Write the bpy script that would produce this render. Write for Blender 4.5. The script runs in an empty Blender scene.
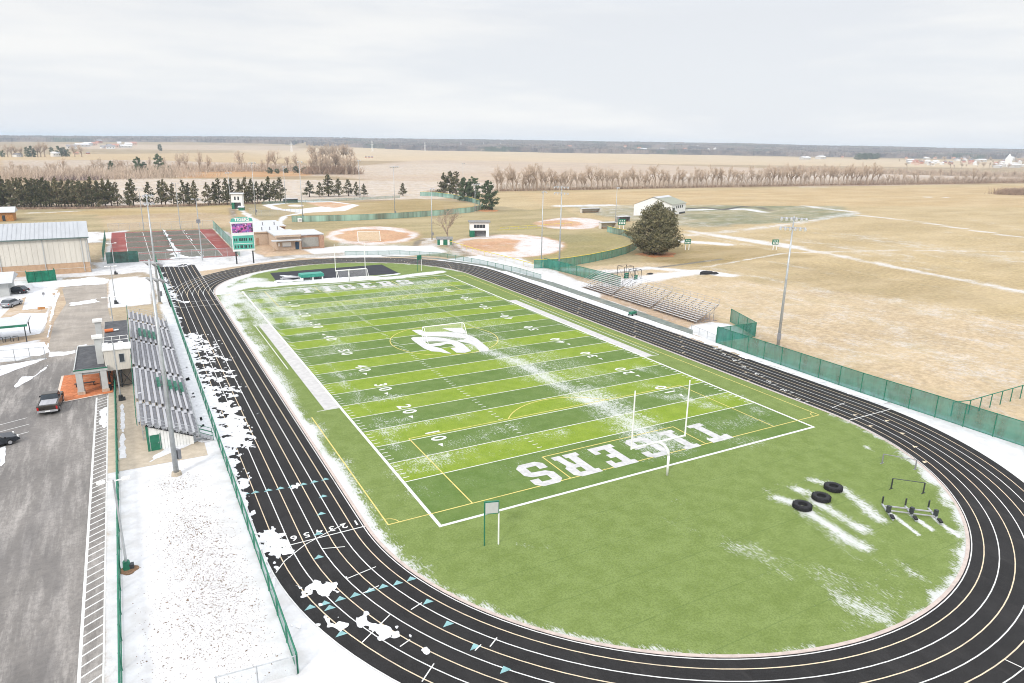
import bpy, bmesh, math, random
import numpy as np
from mathutils import Vector, Matrix, noise as MN
from mathutils.geometry import tessellate_polygon
random.seed(7)
RNG = np.random.default_rng(11)
PI = math.pi
scene = bpy.context.scene
COL = scene.collection

# ------------------------------------------------------------------ camera (solved from the pitch markings)
CAM = (-45.45, -49.9, 32.35); YAW, PITCH, ROLL, FPX = 0.5105, 0.2788, 0.0166, 692.5
W, H = 1024, 683
Fv = Vector((math.sin(YAW)*math.cos(PITCH), math.cos(YAW)*math.cos(PITCH), -math.sin(PITCH)))
R0 = Vector((math.cos(YAW), -math.sin(YAW), 0)); U0 = R0.cross(Fv)
Rv = math.cos(ROLL)*R0+math.sin(ROLL)*U0; Uv = -math.sin(ROLL)*R0+math.cos(ROLL)*U0
cam = bpy.data.cameras.new('camera'); co = bpy.data.objects.new('camera', cam); COL.objects.link(co)
m = Matrix(((Rv.x, Uv.x, -Fv.x, CAM[0]), (Rv.y, Uv.y, -Fv.y, CAM[1]), (Rv.z, Uv.z, -Fv.z, CAM[2]), (0, 0, 0, 1)))
co.matrix_world = m; cam.sensor_width = 36; cam.lens = FPX/W*36; cam.clip_start = .5; cam.clip_end = 40000
scene.camera = co

def G(u, v, z=0.0):
    """survey helper: ground point seen at photo position u,v"""
    d = Fv+Rv*((u-W/2)/FPX)-Uv*((v-H/2)/FPX)
    t = (z-CAM[2])/d.z
    return (CAM[0]+t*d.x, CAM[1]+t*d.y)
def GP(pts, z=0.0): return [G(u, v, z) for u, v in pts]
def Hz(x, y, v):
    """height at which a vertical line over x,y crosses photo row v"""
    lo, hi = -5., 90.
    for _ in range(40):
        mz = (lo+hi)/2; d = Vector((x, y, mz))-Vector(CAM)
        if H/2-FPX*d.dot(Uv)/d.dot(Fv) > v: lo = mz
        else: hi = mz
    return lo

# ------------------------------------------------------------------ object helpers
def tag(o, label=None, cat=None, group=None, kind=None):
    if label: o['label'] = label
    if cat: o['category'] = cat
    if group: o['group'] = group
    if kind: o['kind'] = kind
    return o
def thing(name, label, cat, loc=(0, 0, 0), rz=0, group=None):
    o = bpy.data.objects.new(name, None); COL.objects.link(o); o.empty_display_size = .3
    o.location = (loc[0], loc[1], loc[2] if len(loc) > 2 else 0); o.rotation_euler = (0, 0, rz)
    return tag(o, label, cat, group)
class MB:
    def __init__(s): s.v = []; s.f = []
    def add(s, vs, fs):
        n = len(s.v); s.v += [tuple(a) for a in vs]; s.f += [tuple(i+n for i in f) for f in fs]; return s
    def box(s, x0, x1, y0, y1, z0, z1):
        return s.add([(x0,y0,z0),(x1,y0,z0),(x1,y1,z0),(x0,y1,z0),(x0,y0,z1),(x1,y0,z1),(x1,y1,z1),(x0,y1,z1)],
                     [(0,3,2,1),(4,5,6,7),(0,1,5,4),(1,2,6,5),(2,3,7,6),(3,0,4,7)])
    def tube(s, a, b, r, r2=None, n=6, cap=True):
        a = Vector(a); b = Vector(b); r2 = r if r2 is None else r2; d = (b-a)
        if d.length < 1e-6: return s
        d.normalize(); t = Vector((0, 0, 1)) if abs(d.z) < .9 else Vector((1, 0, 0))
        p = d.cross(t).normalized(); q = d.cross(p)
        vs = []
        for c, rr in ((a, r), (b, r2)):
            for k in range(n):
                an = 2*PI*k/n; vs.append(c+p*(rr*math.cos(an))+q*(rr*math.sin(an)))
        fs = [(k, (k+1) % n, n+(k+1) % n, n+k) for k in range(n)]
        if cap: fs += [tuple(range(n-1, -1, -1)), tuple(range(n, 2*n))]
        return s.add(vs, fs)
    def bar(s, a, b, w, h):
        """rectangular beam, w across (horizontal), h the other way"""
        a = Vector(a); b = Vector(b); d = (b-a).normalized(); up = Vector((0, 0, 1)) if abs(d.z) < .95 else Vector((0, 1, 0))
        p = d.cross(up).normalized()*(w/2); q = p.cross(d).normalized()*(h/2)
        vs = [c+i*p+j*q for c in (a, b) for i, j in ((-1, -1), (1, -1), (1, 1), (-1, 1))]
        return s.add(vs, [(0,3,2,1),(4,5,6,7),(0,1,5,4),(1,2,6,5),(2,3,7,6),(3,0,4,7)])
    def prism(s, poly, z0, z1):
        n = len(poly)
        if sum(poly[i][0]*poly[(i+1) % n][1]-poly[(i+1) % n][0]*poly[i][1] for i in range(n)) < 0: poly = poly[::-1]
        tr = tessellate_polygon([[Vector((a, b, 0)) for a, b in poly]])
        fs = [(k, (k+1) % n, n+(k+1) % n, n+k) for k in range(n)]
        for t in tr:
            a, b, c = [Vector((poly[i][0], poly[i][1], 0)) for i in t]
            if (b-a).cross(c-a).z < 0: t = (t[0], t[2], t[1])
            fs.append(tuple(i+n for i in t)); fs.append((t[2], t[1], t[0]))
        return s.add([(a, b, z0) for a, b in poly]+[(a, b, z1) for a, b in poly], fs)
    def extr(s, prof, x0, x1):
        """profile in (y,z) extruded along x"""
        n = len(prof)
        tr = tessellate_polygon([[Vector((a, b, 0)) for a, b in prof]])
        fs = [(k, (k+1) % n, n+(k+1) % n, n+k) for k in range(n)]+[tuple(t) for t in tr]+[tuple(i+n for i in t[::-1]) for t in tr]
        return s.add([(x0, a, b) for a, b in prof]+[(x1, a, b) for a, b in prof], fs)
    def sheet(s, poly, z):
        n = len(poly); tr = tessellate_polygon([[Vector((a, b, 0)) for a, b in poly]])
        fs = []
        for t in tr:
            a, b, c = [Vector((poly[i][0], poly[i][1], 0)) for i in t]
            fs.append(t if (b-a).cross(c-a).z > 0 else (t[0], t[2], t[1]))
        return s.add([(a, b, z) for a, b in poly], fs)
    def quadx(s, a, b, c, d): return s.add([a, b, c, d], [(0, 1, 2, 3)])
    def line(s, pts, w, z):
        """flat painted line along pts"""
        for i in range(len(pts)-1):
            a = Vector(pts[i]+(0,)) if len(pts[i]) == 2 else Vector(pts[i]); b = Vector(pts[i+1]+(0,))
            d = (b-a).normalized(); p = Vector((-d.y, d.x, 0))*(w/2); 
            s.add([(a.x-p.x, a.y-p.y, z), (b.x-p.x, b.y-p.y, z), (b.x+p.x, b.y+p.y, z), (a.x+p.x, a.y+p.y, z)], [(0, 1, 2, 3)])
        return s
    def build(s, name, mat, parent=None, smooth=False, fixn=False, label=None, bevel=0):
        me = bpy.data.meshes.new(name); me.from_pydata(s.v, [], s.f); me.update()
        if fixn or bevel:
            bm = bmesh.new(); bm.from_mesh(me)
            if bevel:
                bmesh.ops.remove_doubles(bm, verts=bm.verts, dist=1e-5)
                bmesh.ops.recalc_face_normals(bm, faces=bm.faces)
                bmesh.ops.bevel(bm, geom=list(bm.edges), offset=bevel, segments=2, affect='EDGES', clamp_overlap=True)
            else: bmesh.ops.recalc_face_normals(bm, faces=bm.faces)
            bm.to_mesh(me); bm.free()
        if smooth: me.shade_smooth()
        me.materials.append(mat)
        o = bpy.data.objects.new(name, me); COL.objects.link(o)
        if parent: o.parent = parent
        if label: o['label'] = label
        return o
def dup(root, loc, rz=None, label=None, group=None, scale=None):
    r = root.copy(); COL.objects.link(r); r.location = (loc[0], loc[1], loc[2] if len(loc) > 2 else 0)
    if rz is not None: r.rotation_euler = (0, 0, rz)
    if label: r['label'] = label
    if group: r['group'] = group
    if scale: r.scale = scale if hasattr(scale, '__len__') else (scale,)*3
    for ch in list(root.children):
        c = ch.copy(); COL.objects.link(c); c.parent = r
        for g in list(ch.children):
            d = g.copy(); COL.objects.link(d); d.parent = c
    return r
ORD = ['first','second','third','fourth','fifth','sixth','seventh','eighth','ninth','tenth','eleventh','twelfth','thirteenth','fourteenth','fifteenth','sixteenth','seventeenth','eighteenth','nineteenth']
TENS = ['','','twent','thirt','fort','fift','sixt','sevent','eight','ninet']
def ordn(i):
    """i from 1"""
    if i < 20: return ORD[i-1]
    if i >= 100: return 'hundredth' if i == 100 else 'hundred-and-'+ordn(i-100)
    t, u = divmod(i, 10)
    return TENS[t]+'ieth' if u == 0 else TENS[t]+'y-'+ORD[u-1]

# ------------------------------------------------------------------ materials
def newmat(name):
    mt = bpy.data.materials.new(name); mt.use_nodes = True; nt = mt.node_tree
    b = nt.nodes['Principled BSDF']; return mt, nt, b
def mixc(nt, fac, a, b, typ='MIX'):
    n = nt.nodes.new('ShaderNodeMix'); n.data_type = 'RGBA'; n.blend_type = typ
    for sock, val in ((n.inputs['Factor'], fac), (n.inputs['A'], a), (n.inputs['B'], b)):
        if hasattr(val, 'is_linked') or hasattr(val, 'links'): nt.links.new(val, sock)
        elif isinstance(val, (int, float)): sock.default_value = val
        else: sock.default_value = (*val, 1) if len(val) == 3 else val
    return n.outputs['Result']
def math_(nt, op, a, b=None, c=None, clamp=False):
    n = nt.nodes.new('ShaderNodeMath'); n.operation = op; n.use_clamp = clamp
    for i, val in enumerate((a, b, c)):
        if val is None: continue
        if isinstance(val, (int, float)): n.inputs[i].default_value = val
        else: nt.links.new(val, n.inputs[i])
    return n.outputs[0]
def nz(nt, scale, detail=4, rough=.6, stretch=(1, 1, 1), coord='Object', rot=0):
    tc = nt.nodes.new('ShaderNodeTexCoord'); mp = nt.nodes.new('ShaderNodeMapping'); mp.inputs['Scale'].default_value = stretch
    mp.inputs['Rotation'].default_value = (0, 0, rot)
    n = nt.nodes.new('ShaderNodeTexNoise'); n.inputs['Scale'].default_value = scale; n.inputs['Detail'].default_value = detail; n.inputs['Roughness'].default_value = rough
    nt.links.new(tc.outputs[coord], mp.inputs[0]); nt.links.new(mp.outputs[0], n.inputs['Vector']); return n.outputs['Fac']
def ss(nt, x, lo, hi):
    n = nt.nodes.new('ShaderNodeMapRange'); n.interpolation_type = 'SMOOTHSTEP'
    for i, val in enumerate((x, lo, hi)):
        if isinstance(val, (int, float)): n.inputs[i].default_value = val
        else: nt.links.new(val, n.inputs[i])
    return n.outputs[0]
def mat(name, col, var=.15, scale=3., rough=.8, metal=0, stretch=(1, 1, 1), spec=.3, dirt=None, alpha=None, bump=0):
    mt, nt, b = newmat(name)
    f = nz(nt, scale, 5, .65, stretch)
    a = tuple(max(0, c*(1-var)) for c in col); c2 = tuple(min(1, c*(1+var)) for c in col)
    c = mixc(nt, ss(nt, f, .3, .7), a, c2)
    if dirt:
        f2 = nz(nt, scale*.23, 4, .7); c = mixc(nt, ss(nt, f2, .5, .75), c, dirt)
    nt.links.new(c, b.inputs['Base Color']); b.inputs['Roughness'].default_value = rough; b.inputs['Metallic'].default_value = metal
    b.inputs['Specular IOR Level'].default_value = spec
    if alpha is not None: b.inputs['Alpha'].default_value = alpha
    if bump:
        bp = nt.nodes.new('ShaderNodeBump'); bp.inputs['Strength'].default_value = bump; nt.links.new(f, bp.inputs['Height']); nt.links.new(bp.outputs[0], b.inputs['Normal'])
    return mt
SNOWC = (.61, .615, .63)
M = {}
M['white'] = mat('white_paint', (.76, .76, .74), .06, 2, .6)
M['white_line'] = mat('white_line_paint', (.60, .60, .58), .12, 2.5, .85, dirt=(.42, .42, .40))
M['cream_line'] = mat('cream_line_paint', (.58, .48, .34), .12, 2.5, .85, dirt=(.36, .31, .25))
M['yellow_line'] = mat('yellow_line_paint', (.55, .46, .15), .15, 2, .85)
M['teal_line'] = mat('teal_line_paint', (.20, .36, .37), .15, 2, .85)
M['galv'] = mat('galvanised_steel', (.42, .44, .45), .15, 1.5, .45, .35)
M['dull_white'] = mat('scuffed_white_paint', (.44, .43, .42), .12, 1.2, .9)
M['alu'] = mat('aluminium_plank', (.36, .36, .375), .12, 1.2, .5, .1, stretch=(2, .15, 1))
M['alu_dull'] = mat('dull_aluminium', (.235, .235, .25), .15, 1.2, .6, .1)
M['greenpaint'] = mat('green_paint', (.02, .15, .09), .2, 2, .5)
M['greenseat'] = mat('green_seat_plastic', (.03, .17, .11), .2, 2, .5)
M['teal_screen'] = mat('teal_mesh_screen', (.028, .18, .14), .3, .7, .9, alpha=.76, stretch=(1, 1, .3))
M['teal_pale'] = mat('faded_teal_screen', (.17, .31, .27), .75, .13, .9, alpha=.78, stretch=(1, 1, .1))
M['alu_warm'] = mat('weathered_aluminium', (.45, .435, .42), .12, 1.2, .6, .05)
M['chain'] = mat('chain_link_mesh', (.40, .44, .43), .1, 1, .6, alpha=.16)
M['chain_green'] = mat('green_chain_link_mesh', (.07, .20, .16), .1, 1, .6, alpha=.42)
M['black'] = mat('black_rubber', (.018, .018, .02), .3, 6, .8, bump=.3)
M['dark'] = mat('dark_steel', (.05, .055, .06), .2, 2, .5, .3)
M['darkgrey_roof'] = mat('dark_roof_felt', (.07, .072, .078), .25, 1.5, .9, dirt=(.12, .12, .12))
M['metal_roof'] = mat('white_metal_roof', (.37, .385, .40), .06, .8, .6, stretch=(1, .1, 1))
M['cream_wall'] = mat('cream_wall_panels', (.60, .565, .50), .05, .6, .8, stretch=(1, 1, .2))
M['tan_block'] = mat('tan_block_wall', (.46, .31, .20), .1, 1.2, .9)
M['brick'] = mat('brown_brick', (.36, .22, .15), .25, 4, .9)
M['brick_tan'] = mat('tan_brick', (.48, .37, .28), .2, 4, .9)
M['concrete'] = mat('pale_concrete', (.42, .36, .28), .12, 1.3, .9, dirt=(.32, .28, .22))
M['greywall'] = mat('light_grey_cladding', (.46, .47, .46), .06, 1, .7)
M['glass'] = mat('dark_window_glass', (.03, .04, .05), .2, 1, .1, spec=.6)
M['redbrick_paver'] = mat('orange_red_pavers', (.50, .17, .07), .22, 2.2, .9, dirt=(.56, .28, .16))
M['tan_net'] = mat('tan_net', (.5, .45, .32), .1, 2, .9, alpha=.45)
M['white_net'] = mat('white_net', (.7, .7, .7), .1, 2, .9, alpha=.14)
M['orange'] = mat('orange_plastic', (.6, .16, .05), .1, 3, .6)
M['wood'] = mat('orange_brown_timber', (.42, .2, .07), .25, 2, .8)
M['green_mat'] = mat('teal_vinyl_mat', (.04, .26, .2), .15, 1.5, .5)
M['snow'] = mat('clean_snow', SNOWC, .10, 1.6, .95, bump=.5)
M['snow_roof'] = mat('roof_snow', (.47,.48,.49), .04, .5, .95)
M['bark'] = mat('grey_brown_bark', (.34, .265, .20), .3, 3, .95)
M['bark_dark'] = mat('dark_bark', (.09, .065, .05), .3, 3, .95)
M['twig'] = mat('pale_brown_twigs', (.50, .40, .31), .3, .4, .95)
M['brush'] = mat('reddish_brush', (.33, .235, .17), .35, .4, .95)
M['shingle'] = mat('grey_shingle', (.2, .2, .19), .2, 2, .9)
M['olive_roof'] = mat('olive_metal_roof', (.27, .28, .22), .1, 1, .6)
M['mulch'] = mat('brown_mulch', (.2, .12, .07), .35, 5, .95, bump=.4)
def foliage(name, c1, c2, c3, clump=False):
    mt, nt, b = newmat(name); g = nt.nodes.new('ShaderNodeNewGeometry')
    r = nt.nodes.new('ShaderNodeValToRGB'); e = r.color_ramp.elements
    e[0].color = (*c1, 1); e[1].color = (*c3, 1); k = e.new(.55); k.color = (*c2, 1)
    if clump:
        f0 = nz(nt, .75, 3, .6); f0 = ss(nt, f0, .32, .68); nt.links.new(math_(nt, 'ADD', math_(nt, 'MULTIPLY', f0, .62), math_(nt, 'MULTIPLY', g.outputs['Random Per Island'], .38)), r.inputs[0])
    else: nt.links.new(g.outputs['Random Per Island'], r.inputs[0])
    f = nz(nt, .9, 3, .6); c = mixc(nt, ss(nt, f, .35, .7), r.outputs[0], (c3[0]*1.1, c3[1]*1.05, c3[2]), 'MIX')
    c = mixc(nt, .45, r.outputs[0], c)
    oi = nt.nodes.new('ShaderNodeObjectInfo'); hs = nt.nodes.new('ShaderNodeHueSaturation')
    nt.links.new(math_(nt, 'MULTIPLY_ADD', oi.outputs['Random'], .5, .75), hs.inputs['Value']); nt.links.new(math_(nt, 'MULTIPLY_ADD', oi.outputs['Random'], -.03, .51), hs.inputs['Hue'])
    nt.links.new(c, hs.inputs['Color'])
    nt.links.new(hs.outputs[0], b.inputs['Base Color']); b.inputs['Roughness'].default_value = .85; b.inputs['Specular IOR Level'].default_value = .15
    return mt
M['pine'] = foliage('pine_needles', (.045, .06, .03), (.09, .10, .05), (.20, .17, .10))
M['bigpine'] = foliage('olive_needles', (.055, .065, .032), (.145, .14, .075), (.28, .25, .155), True)
M['evergreen'] = foliage('blue_green_needles', (.04, .075, .045), (.075, .12, .065), (.15, .18, .10))
# ------------------------------------------------------------------ noise / distance fields on grids
def vnoise(X, Y, s, seed=0):
    """cheap smooth value noise, 0..1"""
    x = X/s+seed*17.3; y = Y/s+seed*5.7; xi = np.floor(x); yi = np.floor(y); fx = x-xi; fy = y-yi
    fx = fx*fx*(3-2*fx); fy = fy*fy*(3-2*fy)
    def h(a, b):
        t = np.sin(a*127.1+b*311.7+seed*74.7)*43758.5453; return t-np.floor(t)
    return (h(xi, yi)*(1-fx)+h(xi+1, yi)*fx)*(1-fy)+(h(xi, yi+1)*(1-fx)+h(xi+1, yi+1)*fx)*fy
def fbm(X, Y, s, seed=0, o=4):
    r = 0; a = .5; t = 0
    for i in range(o): r = r+a*vnoise(X, Y, s/(2**i), seed+i); t += a; a *= .55
    return r/t
def sdpoly(X, Y, poly):
    """signed distance, negative inside"""
    d = np.full(X.shape, 1e18); ins = np.zeros(X.shape, bool); n = len(poly)
    for i in range(n):
        ax, ay = poly[i]; bx, by = poly[(i+1) % n]; ex, ey = bx-ax, by-ay
        t = np.clip(((X-ax)*ex+(Y-ay)*ey)/(ex*ex+ey*ey+1e-9), 0, 1)
        d = np.minimum(d, (X-ax-t*ex)**2+(Y-ay-t*ey)**2)
        c = ((ay > Y) != (by > Y)); xx = ax+(Y-ay)*ex/(ey if abs(ey) > 1e-9 else 1e-9)
        ins ^= c & (X < xx)
    d = np.sqrt(d); return np.where(ins, -d, d)
def sdcaps(X, Y, pts):
    d = np.full(X.shape, 1e18)
    if len(pts) == 1: return np.hypot(X-pts[0][0], Y-pts[0][1])
    for i in range(len(pts)-1):
        ax, ay = pts[i]; bx, by = pts[i+1]; ex, ey = bx-ax, by-ay
        t = np.clip(((X-ax)*ex+(Y-ay)*ey)/(ex*ex+ey*ey+1e-9), 0, 1)
        d = np.minimum(d, (X-ax-t*ex)**2+(Y-ay-t*ey)**2)
    return np.sqrt(d)
def sstep(d, soft): 
    t = np.clip(.5-d/(soft+1e-9)*.5, 0, 1); return t*t*(3-2*t)
def ell(cx, cy, rx, ry, n=28):
    return [(cx+rx*math.cos(2*PI*k/n), cy+ry*math.sin(2*PI*k/n)) for k in range(n)]
def grid_obj(name, xs, ys, cols, snow, mat_, z, kind='structure', mask=None):
    nx, ny = len(xs), len(ys)
    X, Y = np.meshgrid(xs, ys); Z = z if hasattr(z, 'shape') else np.full(X.shape, z)
    v = np.stack([X.ravel(), Y.ravel(), Z.ravel()], -1).astype(np.float32)
    i = np.arange((ny-1)*nx).reshape(ny-1, nx)[:, :-1]
    f = np.stack([i, i+1, i+nx+1, i+nx], -1)
    if mask is not None: f = f[mask]
    f = f.reshape(-1, 4).astype(np.int32)
    me = bpy.data.meshes.new(name); me.vertices.add(len(v)); me.vertices.foreach_set('co', v.ravel())
    me.loops.add(f.size); me.loops.foreach_set('vertex_index', f.ravel()); me.polygons.add(len(f))
    me.polygons.foreach_set('loop_start', np.arange(0, f.size, 4, dtype=np.int32)); me.polygons.foreach_set('loop_total', np.full(len(f), 4, np.int32))
    me.update(calc_edges=True)
    if cols is not None:
        a = me.attributes.new('Col', 'FLOAT_COLOR', 'POINT'); a.data.foreach_set('color', np.concatenate([cols.reshape(-1, 3), np.ones((len(v), 1))], 1).astype(np.float32).ravel())
    a = me.attributes.new('Snow', 'FLOAT', 'POINT'); a.data.foreach_set('value', snow.ravel().astype(np.float32))
    me.materials.append(mat_); o = bpy.data.objects.new(name, me); COL.objects.link(o); o['kind'] = kind
    return o
def attr(nt, name, typ='GEOMETRY'):
    n = nt.nodes.new('ShaderNodeAttribute'); n.attribute_name = name; return n
def snowmask(nt, snow, specs, soft=.12):
    """snow cover where a spread noise falls below the local density"""
    s = None
    for (sc, det, st, wgt) in specs:
        n = nz(nt, sc, det, .7, st); n = math_(nt, 'MULTIPLY', n, wgt); s = n if s is None else math_(nt, 'ADD', s, n)
    tot = sum(q[3] for q in specs)
    s = math_(nt, 'DIVIDE', s, tot); s = math_(nt, 'MULTIPLY_ADD', s, 2.6, -.8)       # spread to 0..1
    d = math_(nt, 'SUBTRACT', math_(nt, 'MULTIPLY_ADD', snow, 1.3, -.2), s)
    return math_(nt, 'MULTIPLY', ss(nt, d, -soft, soft), math_(nt, 'MULTIPLY_ADD', snow, .75, .32, clamp=True))

# ------------------------------------------------------------------ ground sheet
def axis(a, b, step, lo, hi, g=1.028):
    c = list(np.arange(a, b, step)); s = step; x = c[-1]
    while x < hi: s *= g; x += s; c.append(x)
    s = step; x = c[0]; l = []
    while x > lo: s *= g; x -= s; l.append(x)
    return np.array(l[::-1]+c)
xs = axis(-100, 130, .75, -7000, 14000); ys = axis(-60, 285, .75, -400, 16000, 1.022)
X, Y = np.meshgrid(xs, ys)
C = np.zeros(X.shape+(3,)); S = np.zeros(X.shape)
base = np.array((.30, .225, .14)); C[:] = base
n1 = fbm(X, Y, 38, 1); n2 = fbm(X, Y, 9, 5); n3 = fbm(X, Y, 240, 9)
C *= (0.82+.36*n1)[..., None]; S[:] = .22+.25*(n1-.5)
wob = (fbm(X, Y, 6, 21)-.5)
def zone(poly, col=None, snow=None, soft=1., wobble=1.5, px=True, mix=1.):
    global C, S
    P = GP(poly) if px else poly
    ax = [q[0] for q in P]; ay = [q[1] for q in P]; mg = soft+wobble+2
    ix = np.where((xs > min(ax)-mg) & (xs < max(ax)+mg))[0]; iy = np.where((ys > min(ay)-mg) & (ys < max(ay)+mg))[0]
    if len(ix) == 0 or len(iy) == 0: return
    sl = (slice(iy[0], iy[-1]+1), slice(ix[0], ix[-1]+1))
    w = sstep(sdpoly(X[sl], Y[sl], P)+wob[sl]*wobble*2, soft)*mix
    if col is not None: C[sl] = C[sl]*(1-w[..., None])+np.array(col)*(0.86+.28*n2[sl][..., None])*w[..., None]
    if snow is not None: S[sl] = S[sl]*(1-w)+snow*w
def streak(pts, r, snow, col=None, soft=None, px=True, wobble=1.):
    global S, C
    P = GP(pts) if px else pts; soft = soft or r*.8; mg = r+soft+wobble*2
    ax = [q[0] for q in P]; ay = [q[1] for q in P]
    ix = np.where((xs > min(ax)-mg) & (xs < max(ax)+mg))[0]; iy = np.where((ys > min(ay)-mg) & (ys < max(ay)+mg))[0]
    if len(ix) == 0 or len(iy) == 0: return
    sl = (slice(iy[0], iy[-1]+1), slice(ix[0], ix[-1]+1))
    w = sstep(sdcaps(X[sl], Y[sl], P)-r+wob[sl]*wobble*2, soft)
    if snow is not None: S[sl] = S[sl]*(1-w)+snow*w
    if col is not None: C[sl] = C[sl]*(1-w[..., None])+np.array(col)*(0.86+.28*n2[sl][..., None])*w[..., None]
PALE = (.43, .33, .245); TAN = (.425, .33, .185); STRAW = (.38, .295, .165); OLIVE = (.20, .19, .095); GREENISH = (.19, .20, .115)
CLAY = (.52, .30, .18); RUST = (.40, .20, .10); DIRT = (.30, .22, .15); MUD = (.21, .165, .12); GREYG = (.115, .13, .115)
# distant fields (nearer than about 3 km), rows from far to near
zone([(-900,205),(-900,148),(1900,166),(1900,205)], PALE, .30, 30, 10)
zone([(-300,158),(300,152),(330,163),(-300,166)], (.46, .34, .2), .12, 20, 8)
zone([(230,150),(520,150),(760,158),(1000,163),(1000,168),(300,160)], (.52, .41, .28), .15, 30, 10)
zone([(60,146),(300,149),(300,151),(60,149)], PALE, .34, 30, 10)
zone([(300,172),(420,160),(560,162),(900,172),(1024,180),(900,186),(420,186)], (.44, .34, .265), .36, 12, 8)
zone([(330,166),(460,163),(520,170),(380,176)], PALE, .46, 25, 20)
zone([(0,160),(150,160),(330,166),(330,176),(0,176)], (.38, .28, .2), .45, 8, 5)
zone([(-300,190),(0,190),(95,203),(-300,215)], (.34, .28, .2), .5, 4, 3)
zone([(90,203),(100,178),(340,180),(640,185),(520,189),(440,199),(300,201),(100,206)], (.46, .37, .29), .46, 5, 4)
zone([(170,172),(310,170),(310,176),(180,178)], (.44, .24, .11), .05, 4, 5)
zone([(640,174),(1024,174),(1024,181),(700,186)], PALE, .5, 6, 5)
# big fields on the right
zone([(500,191),(1024,184),(1500,190),(1700,470),(1024,470),(724,345),(560,262),(480,212)], TAN, .22, 4, 5)
zone([(520,193),(1024,186),(1200,192),(1200,208),(540,205)], (.45, .33, .18), .08, 6, 8)
zone([(700,262),(1024,320),(1300,420),(1024,440),(860,385),(720,330),(560,262)], (.48, .375, .245), .34, 8, 9)
zone([(660,262),(800,262),(1000,300),(1000,312),(780,285),(690,275)], STRAW, .12, 4, 5)
zone([(640,262),(655,243),(760,248),(810,256),(700,266)], (.28, .21, .095), .03, 3, 4)
zone([(560,205),(740,205),(850,214),(790,222),(700,228),(620,220)], (.26, .24, .15), .42, 5, 6)
zone([(685,206),(840,206),(858,216),(770,224),(690,224)], GREENISH, .36, 3, 5)
streak([(560,206),(610,205)], 5, .75); streak([(690,210),(745,209),(762,212)], 2.6, .93)
streak([(684,209),(706,207.5),(722,210),(742,206.5),(760,207.5),(772,211)], 1.5, .0, (.07, .07, .085), .8, wobble=.4)
streak([(690,235),(760,228),(810,221),(856,213)], 3.2, .6, soft=4); streak([(856,212),(820,208),(800,207)], 2.5, .6)
streak([(690,231),(760,243),(820,252),(900,268),(1024,292),(1200,326)], 2.2, .68, soft=3); streak([(850,214),(920,222),(1024,238)], 2, .7)
streak([(720,236),(790,246)], 4, .72); streak([(676,241),(722,244)], 4, .75); streak([(800,240),(900,256)], 6, .42); streak([(860,236),(1024,262)], 9, .42)
streak([(800,205),(860,213)], 2, .75); streak([(925,197),(945,197.5)], 2.5, .95); streak([(800,187),(830,187)], 3, .85)
streak([(700,268),(785,253),(900,250),(1024,252)], 1.0, .6, wobble=.5); streak([(590,276),(640,270),(722,259)], .7, .15, (.15, .15, .14), .5, wobble=.2)
streak([(612,286),(660,276),(705,272),(728,275)], 3.2, .92); streak([(600,272),(650,268),(700,272)], 2.2, .75); streak([(560,268),(600,272)], 2.5, .7)
streak([(900,300),(1024,330)], 6, .42, soft=6); streak([(800,300),(900,330),(1024,370)], 5, .38, soft=6); streak([(880,345),(1024,385)], 4, .44, soft=5); streak([(770,330),(900,372),(1024,410)], 3, .35, soft=5)
for k in range(26):
    u = RNG.uniform(740, 1024); v = 215+RNG.uniform(0, 150); L = RNG.uniform(30, 110)
    streak([(u-L, v-L*.19), (u, v), (u+L*.6, v+L*.13)], RNG.uniform(.6, 2.0), RNG.uniform(.36, .5), soft=3)
# middle campus lawns
zone([(255,203),(300,205),(440,200),(500,206),(640,225),(640,262),(540,270),(430,256),(330,255),(180,272),(95,262),(95,232),(0,232),(-200,235),(-200,214),(60,208)], (.30, .25, .14), .22, 2, 2)
zone([(20,213),(240,205),(250,210),(230,225),(110,228),(100,215)], (.40, .30, .15), .10, 2, 3)
zone([(100,216),(200,212),(260,218),(250,226),(110,231)], (.40, .30, .19), .28, 2, 3)
zone([(305,205),(420,199),(478,204),(478,210),(400,217),(305,222),(275,215)], (.33, .25, .12), .10, 2, 2)
zone([(305,222),(480,213),(560,208),(620,232),(560,256),(430,243),(330,236)], (.31, .26, .135), .15, 2, 3)
zone([(545,232),(560,228),(620,232),(632,245),(600,260),(560,266),(530,262)], (.29, .25, .115), .10, 2, 2)
zone([(470,236),(520,228),(590,236),(600,240),(540,246)], (.27, .24, .12), .15, 2, 2)
streak([(500,230),(545,227),(570,225.5)], 1., .05, (.42, .35, .05), .8, wobble=.2)
zone([(340,243),(400,244),(450,248),(470,256),(340,256)], (.24, .235, .15), .5, 2, 2)
zone([(330,250),(355,246),(356,254),(330,256)], (.27, .24, .15), .6, 2, 2)
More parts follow.
